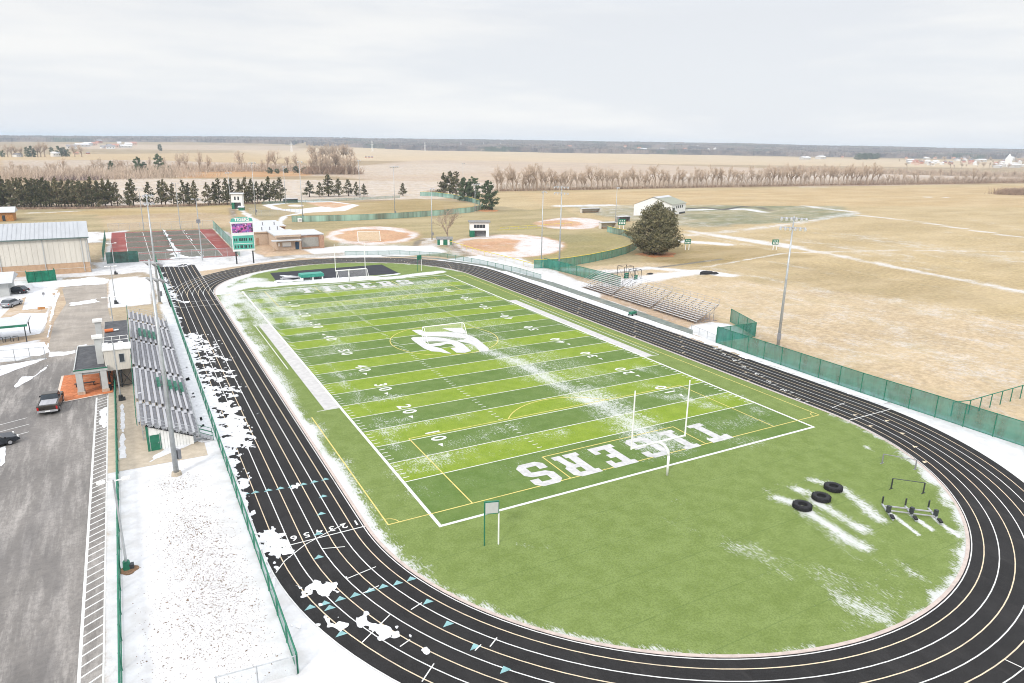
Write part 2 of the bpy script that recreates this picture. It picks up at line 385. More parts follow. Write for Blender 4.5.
# ball diamonds: clay and the snow lying round it
def dia(cx, cy, rx, ry, rin=.72, clay=CLAY, cs=.12, dx=0, dy=0):
    zone(ell(cx, cy, rx, ry), clay, .66, 2.0, 1.6); zone(ell(cx+dx, cy+dy, rx*rin, ry*rin*.9), clay, cs, 2., 2.6)
dia(372, 235.5, 46, 9, .74, dy=.2); dia(508, 246, 58, 11.5, .62, dx=-12, dy=-1, cs=.3); zone(ell(538, 246, 22, 7), CLAY, .74, 2, 1.6)
dia(570, 223.5, 34, 6, .6, dx=-10, cs=.2)
zone([(262,205),(300,200.5),(330,201),(360,205),(345,211),(300,213),(272,209)], CLAY, .93, 1, .6); zone([(272,205.5),(300,202),(322,203),(328,205.5),(300,209),(283,209)], (.31, .26, .13), .1, 1, .6)
zone([(306,202.6),(330,202),(352,204.5),(335,208),(318,206)], CLAY, .35, 1, .8); zone(ell(296, 205.6, 8, 1), CLAY, .9, 1, .3)
streak([(446,243),(480,262),(560,285)], 1.6, .45, MUD, wobble=.5); zone([(420,238),(437,238),(440,248),(412,252)], (.3, .22, .14), .55, 1.5, 1)
streak([(398,248),(415,246),(418,241),(424,240)], 1.0, .0, (.09, .09, .09), .5, wobble=.4)
# round the track
zone([(420,262),(480,255),(620,292),(660,325),(750,380),(860,405),(1024,470),(1200,600),(1024,660),(960,500),(760,400),(560,296)], (.42, .37, .3), .93, 1, 1)
zone([(470,257),(520,258),(600,288),(612,296),(560,280),(500,265)], (.35, .3, .24), .75, 1, 1)
zone([(612,282),(716,318),(730,330),(690,334),(640,312),(600,298)], (.40, .29, .2), .35, 1, 1.2)
zone([(40.7,33),(49.5,33),(53,41),(51,43.8),(46,43.6),(41.2,41.5)], PALE, .97, .5, .8, px=False)
zone([(740,345),(860,392),(1024,446),(1024,420),(860,372),(745,332)], (.38, .29, .19), .38, 2, 2)
zone([(165,266),(230,256),(340,246),(430,246),(445,252),(400,257),(300,258),(170,275)], PALE, .86, 1, 1)
zone([(222,258),(255,257),(310,254),(345,252),(345,256),(230,261)], (.22, .22, .22), .5, 1, .8)
zone([(255,252),(262,238),(275,249),(305,250),(312,254),(262,257)], (.50, .36, .25), .25, .8, .4)
# left side: yards, snow, wet ground
zone([(-39,-60),(-39,25),(-49.9,25),(-49.9,-60)], (.25, .19, .14), .99, .4, .3, px=False)
zone([(-39,-60),(-39,-12),(200,-60)], (.3, .25, .2), 1., .5, .3, px=False)
zone([(-39.5,4),(-39.5,-70),(40,-70),(40,0)], (.3, .25, .2), 1., .4, .2, px=False)
zone([(20,-60),(42,-60),(42,24),(38.5,24),(36,-8),(20,-40)], (.34, .27, .2), .97, .5, .4, px=False)
zone([(-39.6,-60),(-39.6,160),(-38.4,160),(-38.4,-60)], (.3, .25, .2), .97, .8, .3, px=False)
streak([(-43.2,10),(-42.9,4),(-43.2,-3)], 1.0, .93, (.27, .19, .14), 4.2, px=False); streak([(-44,18),(-43.8,13)], .8, .86, None, 1.2, px=False)
zone([(-39,25),(-39,156),(-50,156),(-50,25)], (.40, .35, .29), .9, .4, .4, px=False)
zone([(-50,86),(-41,86),(-41,104),(-50,104)], (.36, .30, .22), .25, .6, .8, px=False)
zone([(-44,104),(-41.5,104),(-41,140),(-43.5,140)], (.24, .21, .18), .15, .6, .6, px=False)
zone([(-49.8,105.5),(-42.4,104.5),(-42,136),(-49.6,136)], SNOWC, 1., .15, .05, px=False)
zone([(-130,143),(-60,143),(-50,140),(-42,146),(-42,153),(-130,158)], (.33, .28, .23), .8, 1, 1.4, px=False)
zone([(-60,136),(-49,137),(-42,140),(-42,144),(-60,143)], (.26, .22, .18), .35, 1, 1.5, px=False)
zone([(-42,150),(-22,147),(-10,149),(-12,162),(-55,164),(-52,152)], (.20, .20, .19), .72, 1, 1.3, px=False)
zone([(-130,72),(-60,72),(-60,143),(-130,143)], (.42, .37, .3), .95, .8, .8, px=False)
zone([(-55,164),(-45,164),(-45,236),(-54,232)], PALE, .75, 1, 1.5, px=False)
zone([(-58,165),(-52,165),(-50,215),(-56,215)], (.42, .33, .22), .2, 1, .7, px=False)
zone([(-13,158),(-11,200),(-15,230),(-17,231),(-17,160)], PALE, .8, 1, 1, px=False)
zone([(-130,203),(-52,206),(-52,236),(-130,236)], (.34, .30, .26), .75, 2, 3, px=False)
streak([(240,209),(256,222),(262,236)], 1.5, .75); streak([(232,208),(236,226),(250,240)], 1.4, .4, MUD, wobble=.5); streak([(262,240),(285,216),(310,212)], 1.5, .85)
streak([(30,213),(80,211)], 2.5, .6); streak([(0,206),(200,206)], 3, .1, (.16, .11, .07))
mt, nt, b = newmat('ground_grass_and_snow')
ac = attr(nt, 'Col'); asn = attr(nt, 'Snow')
c = ac.outputs['Color']; f = nz(nt, .9, 6, .75); c = mixc(nt, ss(nt, f, .32, .68), c, mixc(nt, .45, c, (.08, .06, .03)))
f4 = nz(nt, .05, 6, .65, (.35, 1, 1)); c = mixc(nt, math_(nt, 'MULTIPLY', ss(nt, f4, .4, .62), .35), c, (.5, .4, .26))
f2 = nz(nt, .18, 5, .7, (1, .5, 1)); c = mixc(nt, math_(nt, 'MULTIPLY', ss(nt, f2, .5, .7), .3), c, (.25, .22, .12))
msk = snowmask(nt, asn.outputs['Fac'], [(.22, 6, (1, .7, 1), 1.), (2.4, 5, (1, .8, 1), .75)], .3)
sc = mixc(nt, ss(nt, nz(nt, .6, 4), .3, .7), (.50, .495, .49), (.61, .615, .63))
c = mixc(nt, msk, c, sc); nt.links.new(c, b.inputs['Base Color']); b.inputs['Roughness'].default_value = .95; b.inputs['Specular IOR Level'].default_value = .1
bp = nt.nodes.new('ShaderNodeBump'); bp.inputs['Strength'].default_value = .35; bp.inputs['Distance'].default_value = .2; nt.links.new(nz(nt, 1.7, 6, .7), bp.inputs['Height']); nt.links.new(bp.outputs[0], b.inputs['Normal'])
# the plain swells into low ridges towards the horizon
D = np.hypot(X-CAM[0], Y-CAM[1]); AZ = np.degrees(np.arctan2(X-CAM[0], Y-CAM[1]))
def ridge(D, AZ):
    """height of the far ridges by distance and bearing"""
    r1 = np.interp(AZ, [-20, -7, 9.5, 29, 49, 66, 80], [10, 14, 30, 35, 34, 28, 25])
    return r1*np.clip((D-2100)/1500, 0, 1)**1.3
Z = ridge(D, AZ)+0*X
grid_obj('ground', xs, ys, C, S, mt, Z)
del C, S

# ------------------------------------------------------------------ infield turf
RI, RO, YA, YB = 30.2, 38.76, 3.0, 108.0
def stadium(r, n=64, cut=None):
    p = [(r*math.cos(a), YB+r*math.sin(a)) for a in np.linspace(0, PI, n)]
    return p+[(r*math.cos(a), YA+r*math.sin(a)) for a in np.linspace(PI, 2*PI, n)]
xs2 = np.arange(-30.6, 30.61, .4); ys2 = np.arange(-27.8, 139.0, .4)
X, Y = np.meshgrid(xs2, ys2); S2 = np.zeros(X.shape); wob = fbm(X, Y, 4, 3)-.5; wob2 = fbm(X, Y, 1.6, 13)-.5
yy = np.clip(Y, YA, YB); rr = np.hypot(X, Y-yy)          # distance to the centre spine
def tsn(pts, r, den, soft=None, wobble=1.5, px=True):
    global S2
    P = GP(pts) if px else pts; soft = soft or r*.9
    w = sstep(sdcaps(X, Y, P)-r+wob*wobble*2+wob2*wobble, soft); S2 = np.maximum(S2, w*den)
tsn([(452,335),(480,348),(520,362)], 1.8, .80, 5); tsn([(515,360),(555,383),(600,405)], 2.3, .84, 6.5); tsn([(590,395),(620,418),(650,437)], 3.0, .78, 6.5)
tsn([(475,335),(520,350),(600,378)], 5, .42, 4); tsn([(590,392),(625,420),(655,442)], 4.8, .52, 4); tsn([(650,452),(690,455)], 1.5, .36)
tsn([(262,292),(272,300),(285,312),(300,325)], 3.6, .64, 5); tsn([(255,296),(290,291),(330,287)], 5, .56, 5); tsn([(300,300),(330,305)], 6, .40, 5); tsn([(310,322),(335,338),(350,350)], 2.5, .45, 3)
tsn([(330,290),(380,287),(440,281)], 4.5, .52, 4); tsn([(360,300),(420,297),(470,292)], 5, .40, 5); tsn([(400,308),(440,304),(480,300)], 5, .40, 5)
tsn([(245,300),(270,325)], 3, .62, 3); tsn([(232,290),(250,285),(275,284)], 3.2, .88, 2); tsn([(280,284),(340,281),(400,277),(440,272)], 1.7, .97, 1.2, .8); tsn([(225,300),(240,318)], 2.2, .66, 2)
tsn([(-29.7,-4),(-29.7,98)], .75, .9, .9, .6, False); tsn([(-29,0),(-28.6,95)], 1.0, .58, 1.8, 1.2, False); tsn([(-28.6,55),(-28.2,90)], 1.4, .52, 1.8, 1.2, False)
tsn([(-27.8,100),(-26,112),(-20,122)], 3.5, .72, 3, 2, False)
tsn([(655,395),(690,400),(720,408)], 1.6, .60, 3); tsn([(640,385),(680,388)], 2.0, .5, 3); tsn([(700,398),(740,395),(760,410)], 2.0, .48, 3); tsn([(700,425),(755,420)], 3.0, .44, 4); tsn([(690,430),(750,443)], 2, .4, 2)
tsn([(450,445),(520,425)], 2.2, .44, 3); tsn([(395,475),(450,462),(500,452)], 1.8, .48, 3); tsn([(398,466),(470,450),(560,432)], 1.4, .56, 2.5); tsn([(372,432),(420,424),(470,415)], 1.2, .52, 2.5); tsn([(352,403),(400,396)], 1.2, .54, 2.5); tsn([(375,425),(410,418)], 1.6, .52, 3); tsn([(355,400),(390,397)], 1.4, .5, 3); tsn([(345,375),(370,372)], 1.4, .46, 3); tsn([(560,462),(600,450)], 2, .40, 4); tsn([(300,335),(325,330)], 2, .5, 3)
tsn([(560,480),(640,462),(700,450)], 1.0, .42, 1.5); tsn([(410,495),(470,480)], 2.5, .33, 3); tsn([(500,470),(560,450)], 2.5, .30, 3); tsn([(640,368),(660,375)], 2, .5, 3); tsn([(330,345),(345,352)], 1.4, .5, 2); tsn([(545,330),(600,345)], 2.4, .32, 4)
# drifts blown past the tyres and the sled
for (a, bb, r, d) in (((806,511),(864,549),1.0,.98),((818,503),(862,529),1.0,1.0),((842,489),(880,519),.9,.98),((800,512),(858,560),.5,.7),((860,549),(895,575),.5,.62),((862,529),(880,541),.4,.6)):
    tsn([a, bb], r*1.0, d*.88, 1.6, .5)
tsn([(780,499),(793,503)], .8, .86, 1.5, .6); tsn([(797,489),(812,494)], .8, .86, 1.5, .6); tsn([(812,480),(828,483)], .7, .78, 1.5, .6); tsn([(770,492),(820,476)], .5, .5, 1.5)
for a, bb in (((889,512),(918,535)),((911,515),(932,530)),((932,517),(958,536))): tsn([a, bb], .28, .97, .4, .1)
tsn([(840,598),(870,612)], 2.0, .56, 2); tsn([(820,575),(850,590)], 1.6, .42, 2.4); tsn([(850,625),(880,615)], 1.2, .50, 2); tsn([(900,562),(915,575)], 1.0, .64, 1.4); tsn([(870,590),(910,600)], 1.8, .38, 2.5); tsn([(770,575),(800,585)], 1.2, .40, 2.4)
tsn([(725,545),(760,552),(790,580)], 1.2, .46, 2.4); tsn([(660,520),(690,530)], .8, .40, 2); tsn([(-14,84),(6,92),(14,100)], 11, .45, 9, 3, False); tsn([(-20,56),(-12,70)], 4, .46, 5, 2, False); tsn([(2,70),(12,60)], 6, .42, 6, 2, False); tsn([(14,100),(20,80)], 4, .42, 6, 2, False); tsn([(-22,12),(-21,50)], 1.2, .52, 2.5, 1.5, False)
tsn([(515,542),(530,545)], .5, .5, .8); tsn([(680,520),(700,525)], .8, .3, 1.5); tsn([(868,448),(874,452)], .3, .7, .4); tsn([(790,445),(820,455)], 1.2, .25, 2); tsn([(660,505),(690,500)], .7, .3, 1.5)
edge = RI-.35-rr; ang = np.arctan2(Y-YA, X)
wid = np.where((Y < YA), np.interp(ang, [-PI, -2.7, -2.35, -1.75, -1.5, -1.1, -.7, -.35, 0], [.7, .6, .35, .0, .2, .8, 1.0, .5, .0]), .0)
wid = np.where(Y > YB, .5+2.5*np.clip((-X-5)/20, 0, 1), wid)
S2 = np.maximum(S2, np.where(wid > .05, sstep(edge-wid+wob*1.0+wob2*2.0, 1.5)*.82, 0))
S2 = np.maximum(S2, .04+.10*(fbm(X, Y, 9, 31) > .56))
mk = (rr[:-1, :-1] < RI+.15) & (rr[1:, 1:] < RI+.3)
mt, nt, b = newmat('artificial_turf')
tc = nt.nodes.new('ShaderNodeTexCoord'); sp = nt.nodes.new('ShaderNodeSeparateXYZ'); nt.links.new(tc.outputs['Object'], sp.inputs[0])
x_, y_ = sp.outputs['X'], sp.outputs['Y']
ax_ = math_(nt, 'ABSOLUTE', x_); dy = math_(nt, 'SUBTRACT', 54.864, math_(nt, 'ABSOLUTE', math_(nt, 'SUBTRACT', y_, 54.864)))   # distance from nearest end line
idx = math_(nt, 'FLOOR', math_(nt, 'DIVIDE', math_(nt, 'SUBTRACT', dy, 9.144), 4.572))
even = math_(nt, 'LESS_THAN', math_(nt, 'FRACT', math_(nt, 'MULTIPLY', idx, .5)), .25)
light = math_(nt, 'MULTIPLY', even, math_(nt, 'MULTIPLY', math_(nt, 'GREATER_THAN', dy, 9.144), math_(nt, 'LESS_THAN', ax_, 24.38)))
inside = math_(nt, 'MULTIPLY', math_(nt, 'GREATER_THAN', dy, 0.), math_(nt, 'LESS_THAN', ax_, 24.38))
f = nz(nt, .55, 6, .7); fa = nz(nt, 6, 4, .8); 
cd = mixc(nt, ss(nt, f, .35, .65), (.098, .16, .038), (.128, .192, .056)); cl = mixc(nt, ss(nt, f, .35, .65), (.175, .255, .022), (.225, .30, .04))
ce = mixc(nt, ss(nt, f, .35, .65), (.142, .192, .052), (.18, .236, .074))
c = mixc(nt, inside, ce, cd); c = mixc(nt, light, c, cl)
c = mixc(nt, math_(nt, 'MULTIPLY', ss(nt, fa, .42, .6), .34), c, (.06, .085, .02))
c = mixc(nt, math_(nt, 'MULTIPLY', ss(nt, nz(nt, .12, 5, .7), .45, .7), .28), c, (.17, .22, .07))
seam = math_(nt, 'LESS_THAN', math_(nt, 'FRACT', math_(nt, 'MULTIPLY', y_, .2187)), .02); c = mixc(nt, math_(nt, 'MULTIPLY', seam, .25), c, (.06, .1, .03))
asn = attr(nt, 'Snow'); msk = snowmask(nt, asn.outputs['Fac'], [(.6, 5, (1.6, .4, 1), .5), (4.5, 5, (1.5, .5, 1), 1.2)], .2)
c = mixc(nt, msk, c, (.56, .565, .57)); nt.links.new(c, b.inputs['Base Color']); b.inputs['Roughness'].default_value = .9; b.inputs['Specular IOR Level'].default_value = .12
bp = nt.nodes.new('ShaderNodeBump'); bp.inputs['Strength'].default_value = .4; bp.inputs['Distance'].default_value = .05; nt.links.new(nz(nt, 9, 4, .8), bp.inputs['Height']); nt.links.new(bp.outputs[0], b.inputs['Normal'])
grid_obj('infield_turf', xs2, ys2, None, S2, mt, .02, mask=mk)

# ------------------------------------------------------------------ track
def trackmat(name, col):
    mt, nt, b = newmat(name); f = nz(nt, .35, 6, .7); g = nz(nt, 14, 3, .8)
    c = mixc(nt, ss(nt, f, .35, .7), col, tuple(k*1.5+.003 for k in col)); c = mixc(nt, math_(nt, 'MULTIPLY', ss(nt, g, .4, .7), .5), c, tuple(k*2.2+.008 for k in col)); c = mixc(nt, math_(nt, 'MULTIPLY', ss(nt, nz(nt, .5, 6, .75, (1, .22, 1)), .52, .75), .6), c, (.04, .037, .036))
    nt.links.new(c, b.inputs['Base Color']); b.inputs['Roughness'].default_value = .85; b.inputs['Specular IOR Level'].default_value = .25
    bp = nt.nodes.new('ShaderNodeBump'); bp.inputs['Strength'].default_value = .3; bp.inputs['Distance'].default_value = .03; nt.links.new(g, bp.inputs['Height']); nt.links.new(bp.outputs[0], b.inputs['Normal'])
    return mt
M['track'] = trackmat('black_track_surface', (.0105, .0098, .0098)); M['pad'] = trackmat('dark_pad_surface', (.016, .017, .022))
tb = MB(); a = stadium(RI); c_ = stadium(RO); n = len(a)
tb.add([(p[0], p[1], .024) for p in a]+[(p[0], p[1], .024) for p in c_], [(i, n+i, n+(i+1) % n, (i+1) % n) for i in range(n)])
tag(tb.build('running_track', M['track']), kind='structure')
tb = MB().sheet([(-39.4, 100), (-RI-.05, 100), (-RI-.05, 108), (-RI-.1, 150), (-33, 152.5), (-36, 150), (-39.4, 152)], .020); tag(tb.build('sprint_chute', M['track']), kind='structure')
# curb strip on the inner edge
cb = MB(); a = stadium(RI-.26); c_ = stadium(RI+.02)
cb.add([(p[0], p[1], .055) for p in a]+[(p[0], p[1], .055) for p in c_]+[(p[0], p[1], 0) for p in c_], [(i, n+i, n+(i+1) % n, (i+1) % n) for i in range(n)]+[(n+i, 2*n+i, 2*n+(i+1) % n, n+(i+1) % n) for i in range(n)])
tag(cb.build('track_curb', mat('pinkish_curb', (.45, .38, .34), .12, 2, .9)), kind='structure')
LW = 1.07
def lane_x(k): return RI+k*LW
wl, cl_ = MB(), MB()
for k in range(0, 9):
    r = lane_x(k)-(.03 if k else -.16); pts = stadium(r, 72); (wl if k in (0, 2, 4, 6, 8) else cl_).line(pts+[pts[0]], .085, .030)
    (wl if k % 2 == 0 else cl_).line([(-r, 108.5), (-r, 150.3-(k % 3)*.7)], .08, .0285)
wl.line([(-RI, 3.0), (-RO, 3.0)], .12, .034)
for yv in (98.6, 103.2): wl.line([(-RI-.1, yv), (-RO, yv)], .1, .034)
wl.line([(RI, -1.5+.9), (RO, -1.5+.9)], .12, .034)
wl.line(GP([(345,524),(325,534),(305,545),(285,561),(276,573)]), .09, .038)
for a, bb in (((322,549),(345,547)),((347,579),(376,567)),((362,594),(379,586)),((411,610),(422,603)),((362,643),(390,615)),((400,647),(410,640)),((422,682),(434,664)),((475,651),(481,645)),((490,647),(497,638)),
              ((832,408),(845,403)),((1005,660),(1022,668))): wl.line(GP([a, bb]), .09, .038)
def txt(body, size, x, y, z, rz, mat_, name, cat=None, label=None, flat=True, bold=.01):
    cu = bpy.data.curves.new(name, 'FONT'); cu.body = body; cu.size = size; cu.align_x = 'CENTER'; cu.align_y = 'CENTER'; cu.offset = bold
    o = bpy.data.objects.new(name, cu); COL.objects.link(o); dg = bpy.context.evaluated_depsgraph_get(); dg.update()
    me = bpy.data.meshes.new_from_object(o.evaluated_get(dg)); COL.objects.unlink(o); bpy.data.objects.remove(o); me.materials.clear(); me.materials.append(mat_)
    return me
def txt_into(mb, body, size, x, y, z, rz, sx=1, bold=.02):
    me = txt(body, size, 0, 0, 0, 0, M['white'], 't', bold=bold); c, s_ = math.cos(rz), math.sin(rz)
    mb.add([(x+(v.co.x*sx*c-v.co.y*s_), y+(v.co.x*sx*s_+v.co.y*c), z) for v in me.vertices], [tuple(p.vertices) for p in me.polygons]); bpy.data.meshes.remove(me)
for k in range(1, 9):
    txt_into(wl, str(k), 1.15, -(lane_x(k-.5)), 3.95, .034, PI, 1.0)
    txt_into(wl, str(k), 1.15, lane_x(k-.5), [0, 7.4, 10.7, 14.2, 17.5, 20.9, 23.9, 27, 30.1][k], .034, 0, 1.0)
    wl.line([(lane_x(k-1)+.05, [0, 6.2, 9.5, 13, 16.3, 19.7, 22.7, 25.8, 28.9][k]), (lane_x(k)-.05, [0, 6.2, 9.5, 13, 16.3, 19.7, 22.7, 25.8, 28.9][k])], .09, .034)
tag(wl.build('track_markings', M['white_line']), kind='structure'); 
for a in [(855.2,415.2),(870.8,426.2),(887,421),(902.5,433.6),(915,447),(925,462.3)]:
    x, y = G(*a); cl_.add([(x-.35, y-.12, .034), (x+.35, y-.12, .034), (x, y+.35, .034)], [(0, 1, 2)])
for k in range(8):
    for j, yy_ in enumerate((16, 29.5, 42, 60, 75)):
        if (k+j) % 2 == 0: x = lane_x(k+.5); cl_.line([(x-.3, yy_+k*1.3), (x+.3, yy_+k*1.3)], .14, .034)
for k in range(8):
    for j in range(5):
        ang_ = math.radians(18+j*26+k*2.2); r = lane_x(k+.5); cl_.line([(r*math.cos(ang_), YB+r*math.sin(ang_)), ((r+.4)*math.cos(ang_), YB+(r+.4)*math.sin(ang_))], .25, .034)
tag(cl_.build('track_markings_cream', M['cream_line']), kind='structure')
tm = MB()
for (u, v) in [(323,497),(321,514.5),(318,534.6),(318.5,558),(411,580),(397.5,584),(383,587.5),(370,591.4),(355,596),(340,600),(324.6,604.5),(310,608.5),(329.5,609),(341,635),(427.7,602.7),(448,625),(475,648),(505,671),(245,494.5),(255,493),(268,491),(280,489),(292,487),(303,485),(314,482.5),(325,480)]:
    x, y = G(u, v); tm.add([(x-.42, y-.10, .036), (x+.42, y-.10, .036), (x+.1, y+.42, .036)], [(0, 1, 2)])
tag(tm.build('track_markings_teal', M['teal_line']), kind='structure')
# snow lying on the outer lanes: real thin drifts, outline by marching squares
def drift(name, x0, x1, y0, y1, st, fn, z0, thick, thr=.0):
    xs_ = np.arange(x0, x1+st, st); ys_ = np.arange(y0, y1+st, st); X_, Y_ = np.meshgrid(xs_, ys_); F = fn(X_, Y_)-thr
    vs, fs = [], []; ins = F > 0
    act = ins[:-1, :-1] | ins[1:, :-1] | ins[:-1, 1:] | ins[1:, 1:]
    for j, i in zip(*np.where(act)):
        cs = [(j, i), (j, i+1), (j+1, i+1), (j+1, i)]; poly = []
        for k in range(4):
            a, b_ = cs[k], cs[(k+1) % 4]; fa_, fb = F[a], F[b_]
            if fa_ > 0: poly.append((xs_[a[1]], ys_[a[0]], z0+thick*min(1, fa_*1.6)))
            if (fa_ > 0) != (fb > 0):
                t = fa_/(fa_-fb); poly.append((xs_[a[1]]+(xs_[b_[1]]-xs_[a[1]])*t, ys_[a[0]]+(ys_[b_[0]]-ys_[a[0]])*t, z0))
        if len(poly) > 2: n_ = len(vs); vs += poly; fs.append(tuple(range(n_, n_+len(poly))))
    mb = MB(); mb.v = [tuple(map(float, q)) for q in vs]; mb.f = fs
    o = mb.build(name, M['snow']); bm = bmesh.new(); bm.from_mesh(o.data); bmesh.ops.remove_doubles(bm, verts=bm.verts, dist=.0005); bm.to_mesh(o.data); bm.free(); o.data.shade_smooth()
    return tag(o, kind='stuff')
TS = [([(-39.0,24),(-38.9,44)], 1.25, 1), ([(-38.7,44),(-38.2,76)], 1.7, .72), ([(-37.4,26),(-36.9,33),(-37.2,39)], 1.15, 1.0), ([(-39.2,76),(-38.9,100),(-39.2,128)], .55, .8),
      ([(-39.0,9),(-39.0,22)], .7, .8), ([G(276,543),G(281,549)], .9, 1.0), ([G(262,535),G(275,560)], .8, .6), ([G(318,585),G(328,590)], .85, 1.05), ([G(312,592)], .5, .8), ([G(362,620),G(400,640)], .5, .72), ([G(300,628),G(345,625)], .55, .7), ([G(428,654)], .4, .6), ([G(296,487)], .5, .9),
      ([(-38.9,-2),(-39.1,9)], .3, .8), ([(-36.3,42),(-35.8,70)], 1.1, .52), ([(-34.8,44),(-34.6,66)], .5, .46), ([(-36,103),(-38,106),(-38.8,140)], .6, .72), ([(-33.2,149),(-37.5,151)], .8, 1.), ([(-39,152.2),(-31,152.2)], 1.2, 1.)]
def fsn(X_, Y_):
    F = np.full(X_.shape, -9.)
    for pts, r, st in TS: F = np.maximum(F, (1-sdcaps(X_, Y_, pts)/(2*r))*st)
    nn = fbm(X_, Y_*.8, .95, 41, 5)-.5; n5 = fbm(X_*1.1, Y_*.7, .42, 77, 3)-.5
    return F+nn*1.5+n5*1.35-.50
drift('track_snow', -39.2, -30.6, -20, 153, .14, fsn, .040, .06)
def fsr(X_, Y_):
    F = (X_-39.0)*.6+(fbm(X_, Y_, 1.6, 55, 5)-.5)*1.5; F = np.minimum(F, (40.9-X_)); return F-.02
drift('trackside_snow', 37.4, 41.0, 1, 108, .2, fsr, .036, .07)
# runway/walk on the right, landing pad beyond the far goal
M['greyturf'] = mat('grey_green_matting', (.15, .17, .15), .25, .8, .9, dirt=(.24, .22, .18))
tag(MB().sheet([(41.0, 38.5), (43.4, 41), (43.9, 60), (44.2, 90), (41, 118), (33, 135), (20, 146), (19, 144.8), (31.5, 134), (39.4, 117), (41.4, 90), (41.2, 60)], .012).build('trackside_walk', M['greyturf']), kind='structure')
P = GP([(270,273),(330,268.3),(381.7,264.6),(399.5,273.5),(369,275.6),(330,278.5),(277.6,283)]); tag(MB().sheet(P, .027).build('landing_pad', M['pad']), kind='structure')
def fpad(X_, Y_):
    F = np.full(X_.shape, -9.)
    for pts, r, st in [([G(283,281),G(320,280),G(372,277)], 1.3, 1.), ([G(284,276),G(300,277)], .8, .9), ([G(372,277),G(398,274)], .6, .9)]: F = np.maximum(F, (1-sdcaps(X_, Y_, pts)/(2*r))*st)
    return F+(fbm(X_, Y_, 1.6, 4, 4)-.5)*.8-.45
drift('pad_snow', -16, 20, 110, 132, .3, fpad, .036, .08)

# ------------------------------------------------------------------ pitch markings
fm = MB(); a = 24.384; L = 109.728; z = .026
fm.line([(-a, -.15), (-a, L+.1)], .32, z); fm.line([(a, L+.1), (a, -.15)], .32, z); fm.line([(-a-.16, 0), (a+.16, 0)], .32, z+.0015); fm.line([(-a-.16, L), (a+.16, L)], .32, z+.0015)
for k in range(21):
    y = 9.144+4.572*k; fm.line([(-a+.2, y), (a-.2, y)], .13, z)
for k in range(1, 100):
    y = 9.144+.9144*k
    if k % 5:
        for x0, x1 in ((-a+.25, -a+.95), (a-.95, a-.25), (-8.5, -7.85), (7.85, 8.5)): fm.line([(x0, y), (x1, y)], .11, z)
fm.line([(-27.3, 31.6), (-24.6, 31.6)], .12, z); fm.line([(-27.3, 78.2), (-24.6, 78.2)], .12, z); fm.line([(27.3, 31.6), (24.6, 31.6)], .12, z); fm.line([(27.3, 31.6), (27.3, 76.8)], .12, z); fm.line([(-27.0, 78.2), (-27.0, 50)], .12, z)
strip = MB(); strip.add([(-26.35, 31.7, z), (-24.56, 31.7, z), (-24.56, 78.1, z), (-26.35, 78.1, z)], [(0, 1, 2, 3)]); strip.add([(24.56, 31.7, z), (26.2, 31.7, z), (26.2, 76.8, z), (24.56, 76.8, z)], [(0, 1, 2, 3)])
def yd(body, x, y, rz): txt_into(fm, body, 2.45, x, y, z+.002, rz, .95, .05)
for i, nm in enumerate(('10','20','30','40','50','40','30','20','10')):
    y = 9.144+9.144*(i+1)
    for sgn in (-1, 1):
        x = sgn*17.2; rz = -PI/2 if sgn < 0 else PI/2
        for j, ch in enumerate(nm): yd(ch, x, y+(.95 if (j == 0) == (sgn < 0) else -.95), rz)
        if nm != '50':
            s_ = -1 if i < 4 else 1; yc = y+s_*2.35
            fm.add([(x-.3+(.35*sgn), yc, z+.002), (x+.3+(.35*sgn), yc, z+.002), (x+(.35*sgn), yc+s_*.9, z+.002)], [(0, 1, 2) if s_ > 0 else (1, 0, 2)])
# block lettering in the end zones, drawn on a 10 x 16 grid
LET = {'T': [[(0,12.6),(0,16),(10,16),(10,12.6),(8.6,11.2),(8.6,12.6),(6.7,12.6),(3.3,12.6),(1.4,12.6),(1.4,11.2)],[(3.3,2.4),(3.3,12.58),(6.7,12.58),(6.7,2.4)],[(1.6,0),(1.6,2.38),(8.4,2.38),(8.4,0)]],
 'I': [[(1.6,13.6),(1.6,16),(8.4,16),(8.4,13.6)],[(3.3,2.42),(3.3,13.58),(6.7,13.58),(6.7,2.42)],[(1.6,0),(1.6,2.4),(8.4,2.4),(8.4,0)]],
 'E': [[(0,0),(0,2.6),(1.4,2.6),(1.4,13.4),(0,13.4),(0,16),(10,16),(10,10.8),(7.6,10.8),(7.6,13.2),(4.6,13.2),(4.6,9.4),(6.8,9.4),(6.8,6.6),(4.6,6.6),(4.6,2.8),(7.6,2.8),(7.6,5.2),(10,5.2),(10,0)]],
 'R': [[(0,0),(0,2.6),(1.4,2.6),(1.4,13.4),(0,13.4),(0,16),(4.6,16),(4.6,2.6),(5.6,2.6),(5.6,0)],[(4.62,16),(8,16),(10,14),(10,9),(8.6,7.6),(7.0,7.6),(4.62,7.6),(4.62,10),(6.8,10),(6.8,13.2),(4.62,13.2)],[(5.4,7.58),(8.6,7.58),(9.2,2.6),(10,2.6),(10,0),(6.6,0),(6.2,5)]],
 'S': [[(2,16),(8,16),(10,14),(10,10.8),(6.9,10.8),(6.9,13.2),(3.2,13.2),(3.2,10),(8,9.4),(10,7.4),(10,2),(8,0),(2,0),(0,2),(0,5.4),(3.1,5.4),(3.1,2.8),(6.8,2.8),(6.8,6.4),(2,7),(0,9),(0,14)]],
 'G': [[(2,16),(8,16),(10,14),(10,10.8),(6.9,10.8),(6.9,13.2),(3.2,13.2),(3.2,2.8),(6.8,2.8),(6.8,5.4),(5.2,5.4),(5.2,8.0),(10,8.0),(10,2),(8,0),(2,0),(0,2),(0,14)]]}
lt = MB()
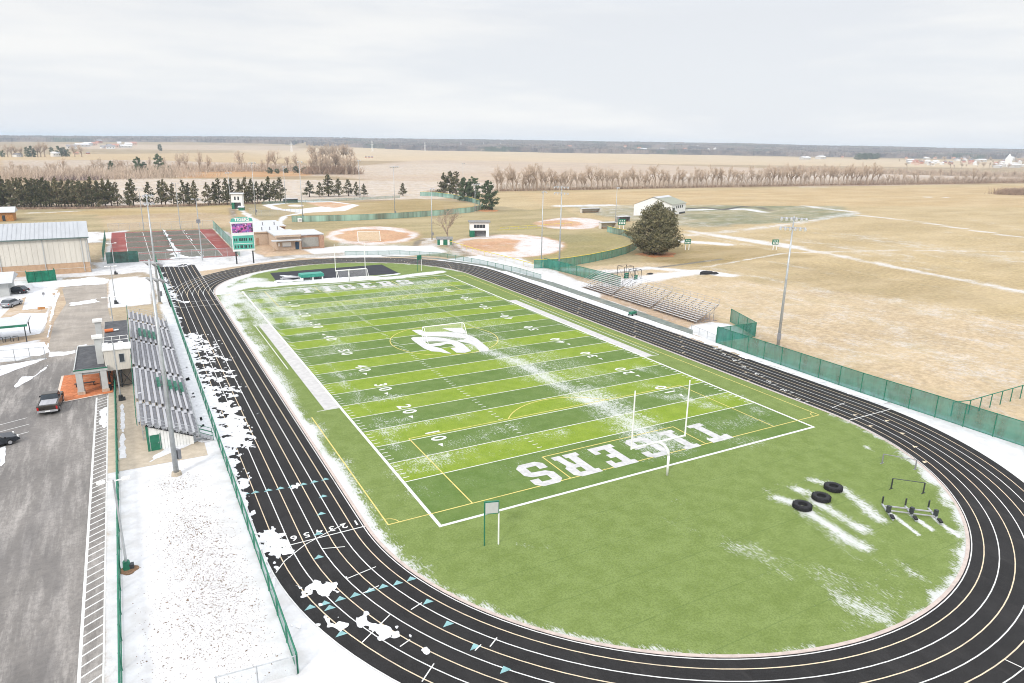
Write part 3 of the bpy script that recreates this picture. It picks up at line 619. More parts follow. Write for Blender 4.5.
def word(y0, y1, cx0, flip):
    for ch, cx in zip('TIGERS', cx0):
        for poly in LET[ch]:
            q = [((px_/10-.5)*3.2, (py/16)*(y1-y0)) for px_, py in poly]
            q = [((cx-x_, y1-y_) if flip else (cx+x_, y0+y_)) for x_, y_ in q]; lt.sheet(q, z+.004)
word(2.1, 7.2, [11.7, 7.2, 2.6, -2.2, -6.9, -11.5], True); word(L-7.5, L-1.9, [-11.5, -6.9, -2.4, 2.3, 6.9, 11.6], False)
lg = MB()
for k, poly in enumerate([[(80,182),(190,178),(240,205),(420,203),(600,212),(720,230),(740,290),(650,275),(500,262),(320,258),(230,262),(190,245),(130,215)],
  [(445,160),(690,155),(730,200),(735,226),(600,211),(520,185)],
  [(70,280),(100,268),(200,265),(330,265),(480,280),(560,300),(640,320),(500,325),(380,318),(240,322),(250,345),(290,362),(340,378),(440,405),(560,468),(480,462),(420,445),(320,440),(230,405),(150,350),(90,305)],
  [(290,362),(520,326),(640,320),(700,350),(800,435),(720,458),(620,455),(545,400),(612,392),(560,355),(500,350),(430,372),(330,378)],
  [(720,230),(790,250),(870,290),(1010,405),(1000,440),(900,440),(840,370),(760,340),(650,322),(730,290)]]):
    lg.sheet(GP([(405+a_/12.047, 315+b_/12.047) for a_, b_ in poly]), z+.006+k*.0022)
tag(strip.build('team_area_paint', M['dull_white']), kind='structure'); tag(fm.build('field_markings', M['white_line']), kind='structure'); tag(lt.build('end_zone_lettering', mat('letter_paint', (.46, .455, .45), .14, 1.5, .9)), kind='structure'); tag(lg.build('midfield_emblem', mat('emblem_paint', (.49, .485, .48), .1, 2, .9)), kind='structure')
ym = MB(); z2 = z+.0035; sx, sy0, sy1 = 28.35, 2.3, L-2.3
ym.line([(-sx, sy0), (sx, sy0)], .13, z2); ym.line([(-sx, sy1), (sx, sy1)], .13, z2)
ym.line([(-sx, sy0), (-sx, 30)], .13, z2-.001); ym.line([(sx, sy0), (sx, sy1)], .13, z2-.001)
for s_, y0 in ((1, sy0), (-1, sy1)):
    for w_, d_ in ((20.15, 16.5), (9.16, 5.5)):
        ym.line([(-w_, y0), (-w_, y0+s_*d_)], .13, z2-.001); ym.line([(w_, y0), (w_, y0+s_*d_)], .13, z2-.001); ym.line([(-w_, y0+s_*d_), (w_, y0+s_*d_)], .13, z2-.002)
    a0 = math.acos(5.5/9.15); ym.line([(9.15*math.sin(t), y0+s_*(11+9.15*math.cos(t))) for t in np.linspace(-a0, a0, 24)], .13, z2)
    for cx_ in (-sx, sx):
        ym.line([(cx_-math.copysign(1, cx_)*math.cos(t), y0+s_*math.sin(t)) for t in np.linspace(0, PI/2, 8)], .1, z2+.001)
ym.line([(9.15*math.cos(t), 54.86+9.15*math.sin(t)) for t in np.linspace(0, 2*PI, 65)], .13, z2)
tag(ym.build('soccer_markings', M['yellow_line']), kind='structure')
# ------------------------------------------------------------------ asphalt, walks and plaza on the left
mt, nt, b = newmat('salted_asphalt')
f = nz(nt, .55, 7, .75, (1.4, .16, 1), rot=.0); f2 = nz(nt, .09, 5, .65, (1, .5, 1)); f3 = nz(nt, 2.2, 6, .85); f5 = nz(nt, .12, 4, .6, (1.2, .35, 1), rot=.35)
c = mixc(nt, ss(nt, f2, .38, .62), (.145, .134, .124), (.21, .193, .177)); c = mixc(nt, math_(nt, 'MULTIPLY', ss(nt, f, .44, .66), .8), c, (.36, .335, .31)); c = mixc(nt, math_(nt, 'MULTIPLY', ss(nt, f3, .42, .62), .38), c, (.085, .08, .078))
c = mixc(nt, math_(nt, 'MULTIPLY', ss(nt, f5, .5, .66), .5), c, (.10, .094, .092))
tc = nt.nodes.new('ShaderNodeTexCoord'); sp = nt.nodes.new('ShaderNodeSeparateXYZ'); nt.links.new(tc.outputs['Object'], sp.inputs[0])
north = ss(nt, sp.outputs['Y'], 66., 76.); c = mixc(nt, math_(nt, 'MULTIPLY', north, .62), c, mixc(nt, ss(nt, nz(nt, .25, 5, .7, (.5, 1, 1)), .35, .65), (.27, .235, .195), (.40, .35, .29)))
nt.links.new(c, b.inputs['Base Color']); b.inputs['Roughness'].default_value = .8; b.inputs['Specular IOR Level'].default_value = .3
bp = nt.nodes.new('ShaderNodeBump'); bp.inputs['Strength'].default_value = .3; bp.inputs['Distance'].default_value = .03; nt.links.new(f3, bp.inputs['Height']); nt.links.new(bp.outputs[0], b.inputs['Normal'])
lot = [(-140,-60),(-49.9,-60),(-49.9,50.2),(-49.3,50.2),(-49.3,86),(-50.2,104),(-50.6,134),(-53,139),(-57.2,140),(-59,128),(-57.5,112),(-58.6,96),(-58.4,84),(-58.2,75.4),(-62,71.5),(-140,66)]
tag(MB().sheet(lot, .012).build('parking_lot', mt), kind='structure')
tag(MB().sheet([(-49.86,24.4),(-40.6,24.4),(-40.2,86),(-49.28,86),(-49.28,50.2),(-49.86,50.2)], .016).build('concrete_walk', M['concrete']), kind='structure')
M['tan_path'] = mat('tan_path', (.40, .31, .22), .12, 1, .9, dirt=(.5, .45, .4))
tag(MB().sheet(GP([(0,346),(0,338),(44,333),(56,290),(60,292),(52,318),(49,338)]), .018).build('path', M['tan_path']), kind='structure')
tag(MB().sheet(GP([(0,318),(18,300),(26,297),(22,310),(48,308),(46,313),(20,313),(6,319)]), .018).build('path', M['tan_path']), kind='structure')
plz = [(-55.5,60.7),(-49.35,60.3),(-49.35,50.3),(-50.5,50.0),(-54.7,49.0),(-55.6,51.2)]
tag(MB().prism(plz, .0, .055).build('brick_plaza', M['redbrick_paver']), kind='structure')
pm = MB(); n = len(plz); pm.line([plz[5], plz[0]], .28, .062); pm.line([plz[3], plz[4], plz[5]], .28, .064)
pk = MB(); pk.line([(-51.35,-60), (-51.2,49.0)], .2, .018); pk.line([(-49.95,-60), (-49.95,49.3)], .12, .018)
y = -22
while y < 48.6: pk.line([(-51.25, y), (-50.0, y+.85)], .13, .0165); y += 1.06
for s_ in ([(-66,39),(-57.9,42.6)], [(-66,36.6),(-57.7,40)], [(-66,41.4),(-58.3,45)]): pk.line(s_, .1, .0165)
tag(pm.build('plaza_edging', mat('edging', (.6, .5, .42), .1, 2, .9)), kind='structure'); tag(pk.build('parking_markings', M['white_line']), kind='structure')
# snow patches on asphalt and verges
def blob(name, pts, z=.03, j=.35, seed=1, thick=.05, wd=None):
    """irregular thin snow patch with feathered rim height"""
    P = wd or GP(pts); xs_ = [q[0] for q in P]; ys_ = [q[1] for q in P]; st = max(.12, min(.5, (max(xs_)-min(xs_)+max(ys_)-min(ys_))/120))
    return drift(name, min(xs_)-1, max(xs_)+1, min(ys_)-1, max(ys_)+1, st, lambda A, B: -sdpoly(A, B, P)*1.2+(fbm(A, B, .9, seed, 5)-.5)*j*2.6, z, thick)
blob('snow_patch', [(15,386),(22,377),(34,376),(48,365),(47,368),(38,375),(30,380),(16,388)], seed=3, j=.2)
blob('snow_patch', [(0,366),(48,358),(36,363),(16,370),(0,376)], seed=4, j=.2)
blob('snow_patch', [(50,352),(66,352),(97,347),(98,349),(70,354),(62,356),(50,357)], seed=5, j=.35)
blob('snow_patch', [(76,346),(86,344.5),(90,346),(80,348)], seed=6, j=.3)
blob('snow_patch', [(0,448),(6,446),(5,462),(0,468)], seed=7, j=.1)
blob('snow_patch', [(100,412),(106,407),(108,412),(108,424),(104,428),(100,424)], z=.03, seed=8, j=.35)
blob('snow_patch', [(121,404),(123,404),(125,425),(125,440),(126,458),(119,459),(120,440),(121,425)], z=.035, seed=9, j=.25)
blob('snow_patch', [(2,332),(48,312),(47,322),(40,334),(0,340)], z=.035, seed=10, j=.1)
blob('snow_patch', [(0,358),(0,348),(44,342),(50,352),(40,356)], z=.035, seed=12, j=.1)
blob('snow_patch', [(26,310),(34,291),(58,290),(52,306)], z=.035, seed=13, j=.1)
blob('snow_patch', [(30,284),(94,277),(110,279),(106,284),(60,287),(36,288)], z=.03, seed=14, j=.8)
blob('snow_patch', [(50,315),(53,300),(58,292),(60,293),(56,304),(50,330),(48,350),(46,350)], z=.03, seed=15, j=.2)
blob('snow_patch', [(190,432),(176,330),(182,330),(208,425),(212,436),(150,462),(150,459)], z=.03, seed=16, j=.5)
blob('snow_patch', None, z=.03, seed=17, j=.4, wd=[(-41.2,28),(-39.1,28),(-39.1,60),(-39.1,86),(-41.3,86),(-41.3,60)])
blob('snow_patch', [(70,303),(95,299),(100,302),(72,306)], seed=22, j=.9, z=.025); 
tuf = MB(); rt = np.random.default_rng(77)
for (cx_, cy_, sx_, sy_, n_) in ((-43.2,6,1.3,5,2000), (-43.0,-1,1.8,4.0,2400), (-43.6,10,1.2,3,900), (-44.2,19,1.0,1.2,500), (-44.5,-6,2.2,3,1000), (-42,2,1,6,600)):
    for _ in range(n_):
        x, y = rt.normal(cx_, sx_), rt.normal(cy_, sy_)
        if not (-48.2 < x < -39.8): continue
        s1 = rt.uniform(.012, .034)*(1+(rt.random() < .08)); a_ = rt.uniform(0, PI); c_, s_ = math.cos(a_), math.sin(a_); k_ = rt.uniform(1, 2.2)
        tuf.add([(x+c_*s1*k_, y+s_*s1*k_, .0), (x-s_*s1, y+c_*s1, .0), (x-c_*s1*k_, y-s_*s1*k_, .0), (x+s_*s1, y-c_*s1, .0), (x, y, s1*1.1)], [(0,1,4),(1,2,4),(2,3,4),(3,0,4)])
tag(tuf.build('dead_grass_tufts', mat('dead_grass', (.20, .15, .11), .4, 5, .95)), kind='stuff')
# ------------------------------------------------------------------ sky, sun, air
w = bpy.data.worlds.new('World'); scene.world = w; w.use_nodes = True; nt = w.node_tree
bg = nt.nodes['Background']; SUN_EL, SUN_AZ = math.radians(34), math.radians(232)   # compass-like angle measured from +Y towards +X: light comes from the lower left
sky = nt.nodes.new('ShaderNodeTexSky'); sky.sky_type = 'NISHITA'; sky.sun_disc = False; sky.sun_elevation = SUN_EL; sky.sun_rotation = SUN_AZ; sky.dust_density = 3
tc = nt.nodes.new('ShaderNodeTexCoord'); sp = nt.nodes.new('ShaderNodeSeparateXYZ'); nt.links.new(tc.outputs['Generated'], sp.inputs[0])
mp = nt.nodes.new('ShaderNodeMapping'); mp.inputs['Scale'].default_value = (1, 1, 7); nt.links.new(tc.outputs['Generated'], mp.inputs[0])
nn = nt.nodes.new('ShaderNodeTexNoise'); nn.inputs['Scale'].default_value = 2.1; nn.inputs['Detail'].default_value = 6; nn.inputs['Roughness'].default_value = .55; nt.links.new(mp.outputs[0], nn.inputs['Vector'])
r = nt.nodes.new('ShaderNodeValToRGB'); e = r.color_ramp.elements; nt.links.new(sp.outputs['Z'], r.inputs[0])
SKYK = 6.45
e[0].position = 0; e[0].color = (.97, .985, 1.0, 1); e[1].position = 1; e[1].color = (2.35, 2.4, 2.5, 1)
for p_, v_ in ((.06, (.95, .965, .98)), (.16, (.92, .93, .94)), (.3, (1.02, 1.04, 1.08)), (.6, (1.75, 1.78, 1.85))):
    k = e.new(p_); k.color = (*v_, 1)
cl = mixc(nt, ss(nt, nn.outputs['Fac'], .40, .64), (.935, .95, .98), (1.08, 1.065, 1.045))
c = mixc(nt, 1., r.outputs[0], cl, 'MULTIPLY'); s2 = nt.nodes.new('ShaderNodeVectorMath'); s2.operation = 'SCALE'; nt.links.new(c, s2.inputs[0]); s2.inputs['Scale'].default_value = SKYK
c = mixc(nt, .94, sky.outputs[0], s2.outputs[0]); nt.links.new(c, bg.inputs['Color']); bg.inputs['Strength'].default_value = .1
sl = bpy.data.lights.new('sun', 'SUN'); sl.energy = 1.5; sl.angle = math.radians(9); sl.color = (1, .95, .88); so = bpy.data.objects.new('sun', sl); COL.objects.link(so)
sd = Vector((math.sin(SUN_AZ)*math.cos(SUN_EL), math.cos(SUN_AZ)*math.cos(SUN_EL), math.sin(SUN_EL))); so.rotation_euler = (-sd).to_track_quat('-Z', 'Y').to_euler(); so.location = (-80, -80, 120)
hz_mat = bpy.data.materials.new('air'); hz_mat.use_nodes = True; nt = hz_mat.node_tree; nt.nodes.clear()
o_ = nt.nodes.new('ShaderNodeOutputMaterial'); pv = nt.nodes.new('ShaderNodeVolumePrincipled'); pv.inputs['Color'].default_value = (.78, .89, 1, 1); pv.inputs['Density'].default_value = 1.35e-4; nt.links.new(pv.outputs[0], o_.inputs['Volume'])
tag(MB().box(-8000, 16000, -900, 17500, -2, 62).build('haze', hz_mat), kind='stuff')
vs_ = scene.view_settings; vs_.view_transform = 'Standard'; vs_.look = 'None'; vs_.gamma = 1; vs_.use_curve_mapping = False; vs_.exposure = .58
scene.render.engine = 'CYCLES'; scene.cycles.max_bounces = 5; scene.cycles.transparent_max_bounces = 24; scene.cycles.volume_bounces = 0; scene.cycles.pixel_filter_type = 'BLACKMAN_HARRIS'; scene.cycles.filter_width = 1.0
# ------------------------------------------------------------------ fences
def fence(name, label, pts, h, meshmat, postmat, sp=3., group=None, rail=True, cap=None, r=.04, lowrail=False, panels=False, faded=None):
    ox, oy = pts[0]; t = thing(name, label, 'fence', (ox, oy)); P = [(x-ox, y-oy) for x, y in pts]
    if group: t['group'] = group
    rl = MB(); pan = MB(); fd = MB(); cp = MB(); npost = 0; posts = []
    for i in range(len(P)-1):
        a, b_ = Vector(P[i]+(0,)), Vector(P[i+1]+(0,)); L = (b_-a).length; n = max(1, round(L/sp))
        if rail: rl.tube(a+Vector((0, 0, h)), b_+Vector((0, 0, h)), r*.9, n=5)
        if lowrail: rl.tube(a+Vector((0, 0, .12)), b_+Vector((0, 0, .12)), r*.6, n=4)
        if cap: cp.tube(a+Vector((0, 0, h+.06)), b_+Vector((0, 0, h+.06)), .085, n=6)
        for k in range(n+(i == len(P)-2)): posts.append(a+(b_-a)*(k/n))
        for k in range(n):
            c0, c1 = a+(b_-a)*(k/n), a+(b_-a)*((k+1)/n); tgt = pan
            tgt.add([c0+Vector((0, 0, .06)), c1+Vector((0, 0, .06)), c1+Vector((0, 0, h-.03)), c0+Vector((0, 0, h-.03))], [(0, 1, 2, 3)])
    if len(posts) <= 100:
        for q in posts: MB().tube((q.x, q.y, 0), (q.x, q.y, h+.05), r, n=6).build('post', postmat, t, smooth=False)
    else:
        pm_ = MB()
        for q in posts[100:]: pm_.tube((q.x, q.y, 0), (q.x, q.y, h+.05), r, n=5)
        for q in posts[:99]: MB().tube((q.x, q.y, 0), (q.x, q.y, h+.05), r, n=6).build('post', postmat, t)
        pm_.build('post', postmat, t)['kind'] = 'stuff'
    if rail: rl.build('top_rail', postmat, t)
    if pan.v: pan.build('mesh_panel', M['teal_pale'] if (faded or 0) > .3 else meshmat, t)
    if fd.v: fd.build('faded_panel', M['teal_pale'], t)
    if cap: cp.build('rail_cap', cap, t)
    return t
gp = M['greenpaint']; GAL = M['galv']
fence('chain_link_fence', 'long low green fence along the left edge of the track', [(-39.25,-11.9),(-39.25,26),(-39.1,150),(-39.0,162)], 1.5, M['chain_green'], gp, 3.2, r=.075, lowrail=True)
fence('chain_link_fence', 'green-railed fence between the striped parking strip and the snowy yard', [(-48.95,-40),(-48.95,27),(-49.05,54)], 1.3, M['chain_green'], gp, 3.0, r=.08, lowrail=True)
fence('chain_link_fence', 'short grey chain-link fence crossing the snow at the bottom of the picture', [(-43.9,-11.6),(-39.35,-12.0)], 1.4, M['chain'], GAL, 2.4, r=.045)
fence('windscreen_fence', 'long fence of teal mesh screens along the right side of the track', [(40.9,32.6),(40.6,5.2),(41.2,-15),(41.8,-32)], 2.9, M['teal_screen'], gp, 3.4, r=.06, lowrail=True)
fence('windscreen_fence', 'dark teal screened fence closing the snowy corner behind the bleachers', [(41.1,32.9),(50.2,32.6),(54.1,42.3)], 2.6, M['teal_screen'], gp, 3.2, r=.06, lowrail=True)
fence('chain_link_fence', 'short pale chain-link fence at the front of the snowy corner by the right bleachers', [G(691,331.5), (40.95,32.9)], 1.3, M['chain'], GAL, 2.2)
fence('chain_link_fence', 'open green-posted fence running off to the right edge behind the teal screens', [(43.2,-5.6),(46,-6.2),(61,-6.2),(80,-7)], 1.9, M['chain'], gp, 2.6, r=.07)
fence('windscreen_fence', 'dark teal screened fence from the two light poles to the right bleachers', [G(544,267.5), G(560,271.5), G(612,285), G(620,287.5)], 2.6, M['teal_screen'], gp, 3.2, r=.06, lowrail=True)
yc = mat('yellow_rail_cap', (.6, .5, .08), .1, 3, .6)
fence('outfield_fence', 'curved teal outfield fence with yellow top rail, between the light poles and the broad pine', [G(*q) for q in [(534,268.5),(548,268.2),(566,266.8),(590,262.8),(612,258),(626,254),(635,250),(638,246)]], 2.4, M['teal_screen'], gp, 3.2, cap=yc, faded=.25)
fence('outfield_fence', 'faded teal outfield fence with yellow top rail, far side of the broad pine', [G(*q) for q in [(607,232),(614,234),(624,236),(632,239.5),(637,243)]], 2.3, M['teal_screen'], gp, 3.4, cap=yc, faded=.5)
fence('outfield_fence', 'low yellow-topped fence around the near softball outfield, right above the far bend', [G(*q) for q in [(446,244),(478,254),(505,261),(533,268.5)]], 1.3, M['chain'], yc, 4, cap=yc)
fence('outfield_fence', 'yellow-topped line of fence behind the middle infield', [G(*q) for q in [(500,230.5),(545,227.5),(572,225.5)]], 1.1, M['chain'], yc, 4.5, cap=yc)
fence('outfield_fence', 'long pale teal outfield fence with streaked panels across the middle of the sports grounds', [G(*q) for q in [(292,222),(320,221.6),(360,220.4),(400,218.4),(440,215.6),(470,212.6),(481,210),(483,206.5)]], 2.5, M['teal_screen'], gp, 3.6, faded=.55)
fence('outfield_fence', 'pale teal outfield fence curving in front of the dark evergreens', [G(*q) for q in [(420,196),(436,196.3),(452,198.5),(470,202),(480,205)]], 2.5, M['teal_screen'], gp, 3.8, faded=.7, cap=yc)
fence('chain_link_fence', 'grey chain-link fence along the far bend of the track', [G(*q) for q in [(345,255.5),(400,254.6),(440,256.8),(480,264),(520,273),(541,279.5)]], 1.2, M['chain_green'], gp, 3.4, r=.05)
fence('chain_link_fence', 'tall fine chain-link fence behind the tennis court', [(-50.5,232),(-34,232),(-16.5,231)], 3.0, M['chain'], GAL, 3.2)
fence('windscreen_fence', 'teal screened fence slanting along the right side of the tennis court', [(-16.4,231),(-16.9,200),(-17.6,160)], 3.0, M['teal_screen'], gp, 3.2, faded=.6)
fence('windscreen_fence', 'tall teal screened fence left of the tennis court beside the beige hall', [(-51.5,165),(-51.2,212)], 3.0, M['teal_screen'], gp, 3.2, faded=.2)
fence('chain_link_fence', 'chain-link fence along the near edge of the tennis court', [(-43,160.5),(-30,160.5),(-17.8,159.6)], 2.6, M['chain'], GAL, 3.2)
dk = mat('dark_teal_windscreen', (.03, .12, .10), .4, .8, .9, alpha=.88)
fence('windscreen_fence', 'dark teal windscreen fence at the near left corner of the tennis court', [(-50.6,160.5),(-43.2,160.5)], 3.0, dk, gp, 2.6)
fence('chain_link_fence', 'grey chain-link gate fence with diagonal braces at the left edge', [(-72,72.4),(-63.9,71.5),(-58.2,70.9)], 1.9, M['chain'], GAL, 2.0, r=.05, lowrail=True)
fence('chain_link_fence', 'low fence along the far edge of the lawns in front of the windbreak', [G(*q) for q in [(262,204.5),(330,201.5),(400,198)]], 1.4, M['chain_green'], gp, 5)
fence('chain_link_fence', 'fence around the backstop of the far left diamond', [G(*q) for q in [(250,214),(262,216.5),(286,215),(300,213)]], 2.6, M['chain'], GAL, 4)

# ------------------------------------------------------------------ flood light poles
def floodpole(label, x, y, h, rows=2, nl=4, rz=0, r=.26, rt=.1, cat='light pole', group='sports light poles', wid=2.2, lamp=.17):
    t = thing('light_pole', label, cat, (x, y), rz, group)
    MB().tube((0, 0, 0), (0, 0, h), r, rt, n=12).build('pole', GAL, t, smooth=True)
    MB().tube((0, 0, 0), (0, 0, .35), r*1.9, r*1.7, n=12).build('footing', M['concrete'], t)
    for j in range(rows):
        z = h-.3-j*1.5; MB().bar((-wid/2, -.1, z), (wid/2, -.1, z), .14, .14).build('crossarm', GAL, t)
        for k in range(nl):
            xx = -wid/2+wid*k/(nl-1); a = MB().tube((xx, -.15, z+.05), (xx, -.62, z-.28), lamp*.55, lamp, n=10); a.tube((xx, -.1, z), (xx, -.2, z+.1), .07, n=5)
            o = a.build('floodlight', M['alu'], t); MB().tube((xx, -.622, z-.281), (xx, -.64, z-.294), lamp*.9, n=10).build('lens', M['white'], o)
    MB().box(-.3, .3, -r-.32, -r, 1.6, 2.6).build('control_box', M['alu_dull'], t)
    return t
ang = lambda x, y, tx=0, ty=55: math.atan2(ty-y, tx-x)+PI/2
floodpole('tall tapered light pole in the snow at the near end of the left bleachers', -43.85, 21.0, 21.6, rz=ang(-44, 21), wid=1.6, nl=3)
floodpole('tall light pole rising beyond the far end of the left bleachers', -41.0, 104, 21.8, rz=ang(-43, 104), nl=4)
floodpole('tall light pole standing on the dry grass behind the teal fence at the right', 48.1, 25.8, 21.9, rz=-.85, nl=6, wid=3.7, lamp=.24)
floodpole('nearer and taller of the two light poles beside the dark teal fence', 54.7, 103.9, 22, rz=ang(54, 104), nl=5, wid=3.6)
floodpole('slim light pole just left of the nearer pole by the dark teal fence', 51.9, 108.5, 20.5, rows=1, nl=2, r=.16, rz=.4, wid=1.6)
def farpole(label, ub, vb, vt, rows=1, nl=3, wid=3, r=.2, rz=.5):
    x, y = G(ub, vb); return floodpole(label, x, y, Hz(x, y, vt), rows, nl, rz, r, .08, wid=wid, lamp=.34)
farpole('light pole behind the long teal outfield fence, with a wide lamp bar', 395, 217, 166, 1, 5, 5)
farpole('slim pole in the middle of the far right diamond', 615, 227, 187, 1, 2, 1.6)
farpole('slim pole at the left end of the long teal outfield fence', 303, 221.5, 161, 1, 2, 2)
farpole('light pole beside the dark evergreens at the outfield fence', 475, 212, 184, 1, 5, 6)
farpole('slim pole behind the outfield, left of the three evergreens', 463, 196, 163, 1, 2, 2.4)
farpole('slim pole left of the bare tree on the lawn', 432, 240, 188, 1, 2, 1.6)
farpole('pole by the two-storey booth, near the windbreak', 231, 207, 172, 1, 3, 3)
farpole('pole rising behind the scoreboard, in front of the windbreak', 256, 216, 162, 1, 3, 3)
farpole('thin pole at the right end of the small evergreens', 360, 198, 160, 1, 2, 2)
farpole('thin pole at the right end of the windbreak', 286, 204, 166, 1, 2, 2)
def tennislight(label, x, y, vt, boxed=False):
    h = Hz(x, y, vt); t = thing('court_light', label, 'light pole', (x, y), 0, 'tennis court lights')
    MB().tube((0, 0, 0), (0, 0, h), .17, .09, n=8).build('pole', GAL, t)
    MB().bar((-.9, 0, h), (.9, 0, h), .1, .1).build('crossarm', GAL, t)
    for s_ in (-.9, .9): MB().box(s_-.35, s_+.35, -.5, .25, h-.15, h+.1).build('floodlight', M['alu'], t)
    if boxed: MB().box(-.5, .5, -.35, .2, 10.2, 11.2).build('loudspeaker', M['alu_dull'], t)
    return t
tennislight('court light standing behind the left part of the tennis court', *G(144,230.5), 190)
tennislight('court light standing behind the middle of the tennis court', *G(180.5,228.8), 183)
tennislight('court light at the near edge of the tennis court with a box half way up', *G(202.5,260.5), 199, True)
# ------------------------------------------------------------------ street lamps along the fence
def lamp(label, x, y, h=7.7, mul=False):
    t = thing('street_lamp', label, 'street lamp', (x, y), 0, 'twin-headed street lamps along the green fence')
    MB().tube((0, 0, .2), (0, 0, h), .1, .065, n=8).build('pole', M['galv'], t)
    MB().tube((0, 0, 0), (0, 0, .75), .30, .24, n=8).build('base', M['greenpaint'] if mul else M['dark'], t)
    MB().box(.12, .5, -.2, .2, .0, .42).build('junction_box', M['dark'], t)
    MB().bar((-.75, 0, h-.1), (.75, 0, h-.1), .07, .07).build('arm', M['white'], t)
    for s_ in (-1, 1): MB().box(min(s_*.55, s_*1.1), max(s_*.55, s_*1.1), -.17, .17, h-.12, h+.02).build('lamp_head', M['white'], t)
    return t
lamp('twin-headed lamp standing in a ring of brown mulch in the snowy yard', -48.45, 5.4, 7.7, True)
lamp('twin-headed lamp on the concrete below the white press box', -48.45, 46.5)
lamp('twin-headed lamp behind the dark deck of the press box', -48.9, 76)
lamp('twin-headed lamp at the near edge of the square snowy lawn', -48.8, 107.5)
lamp('twin-headed lamp at the far edge of the square snowy lawn', -48.7, 143)
def ring(): 
    mb = MB(); P = [(.7*(1+.18*math.sin(3*a)+.1*math.cos(5*a+1))*math.cos(a)-48.35, .6*(1+.15*math.cos(4*a))*math.sin(a)+5.2) for a in np.linspace(0, 2*PI, 24, endpoint=False)]
    return mb.prism(P, 0, .07).build('mulch_ring', M['mulch'])
tag(ring(), kind='stuff')
# ------------------------------------------------------------------ home bleachers
BX0, BX1, BY0, BY1, NR = -46.7, -41.0, 27.6, 84.0, 9
bl = thing('home_bleachers', 'large aluminium grandstand on the left with green seat blocks and snow on its planks', 'bleachers', (BX0, BY0))
Lb = BY1-BY0; dx = (BX1-BX0)/NR
aisles = [(6.6, 7.9), (20.9, 22.2), (35.5, 36.8), (48.6, 49.9)]
secs = []; y0 = .1
for a, b_ in aisles+[(Lb, Lb)]: secs.append((y0, a)); y0 = b_
for i in range(NR):
    x = dx*i; z = 3.25-.27*i
    mb = MB()
    for (a, b_) in secs: mb.box(x+.02, x+.27, a+.05, b_-.05, z+.40, z+.445)
    mb.build('seat_plank', M['alu'], bl)
    MB().box(x+.29, x+dx-.01, .1, Lb-.1, z-.03, z+.012).build('footboard', M['alu_dull'], bl)
    mb = MB(); 
    for (a, b_) in secs:
        yy_ = a+.5
        while yy_ < b_-.3: mb.box(x+.1, x+.2, yy_-.04, yy_+.04, z-.02, z+.40); yy_ += 1.8
    mb.build('seat_bracket', M['dark'], bl)
    for (a, b_) in aisles: MB().box(x+.3, x+.62, a+.1, b_-.1, z+.013, z+.16).build('aisle_step', M['alu'], bl)
st_ = MB(); y = 4.0
while y <= Lb:
    for i in range(0, NR, 2): st_.bar((dx*i+.3, y, 0), (dx*i+.3, y, 3.2-.27*i), .09, .09)
    st_.bar((.0, y, 3.15), (dx*NR-.1, y, 3.15-.27*NR+.2), .1, .16); st_.bar((.3, y, .2), (dx*4, y, 2.2), .06, .06); st_.bar((dx*4, y, .2), (.3, y, 3), .06, .06); y += 2.02
st_.build('support_frame', M['galv'], bl)
# riser sheets
mb = MB()
for i in range(NR): mb.box(dx*(i+1)-.02, dx*(i+1)+.0, .1, Lb-.1, 3.25-.27*(i+1)+.02, 3.25-.27*i-.035)
mb.build('riser', M['alu_dull'], bl)
def rail(pts, h=1.05, m_=gp, name='guard_rail', n=3):
    mb = MB()
    for i in range(len(pts)-1):
        a, b_ = Vector(pts[i]), Vector(pts[i+1])
        for k in range(n): mb.tube(a+Vector((0, 0, h*(k+1)/n)), b_+Vector((0, 0, h*(k+1)/n)), .025, n=4)
        L_ = (b_-a).length; q = max(1, int(L_/1.8))
        for k in range(q+1): mb.tube(a+(b_-a)*(k/q), a+(b_-a)*(k/q)+Vector((0, 0, h)), .03, n=4)
    return mb.build(name, m_, bl)
rail([(-.08, 0, 3.4), (-.08, Lb, 3.4)], 1.1); rail([(-.05, .05, 3.3), (dx*NR-.1, .05, .95)], 1.1, GAL); rail([(-.05, Lb, 3.3), (dx*NR-.1, Lb, .95)], 1.1, GAL)
rail([(dx*NR+.05, .3, .85), (dx*NR+.05, Lb-.3, .85)], .95, GAL, n=2)
MB().box(dx*NR-.35, dx*NR+.02, .1, Lb-.1, .78, .84).build('front_walkway', M['alu'], bl)
stp = MB()
for k in range(4): stp.box(dx*NR+.1+k*.32, dx*NR+.42+k*.32, .6, 1.9, .62-.18*k, .68-.18*k)
stp.build('entry_steps', M['alu'], bl)
for q in (.6, 1.9): 
    mb = MB(); mb.tube((dx*NR+.1, q, 1.6), (dx*NR+1.4, q, .95), .03); mb.tube((dx*NR+.1, q, 1.2), (dx*NR+1.4, q, .55), .03); mb.tube((dx*NR+.1, q, .7), (dx*NR+.1, q, 1.6), .03); mb.tube((dx*NR+1.4, q, 0), (dx*NR+1.4, q, .95), .03); mb.build('stair_rail', gp, bl)
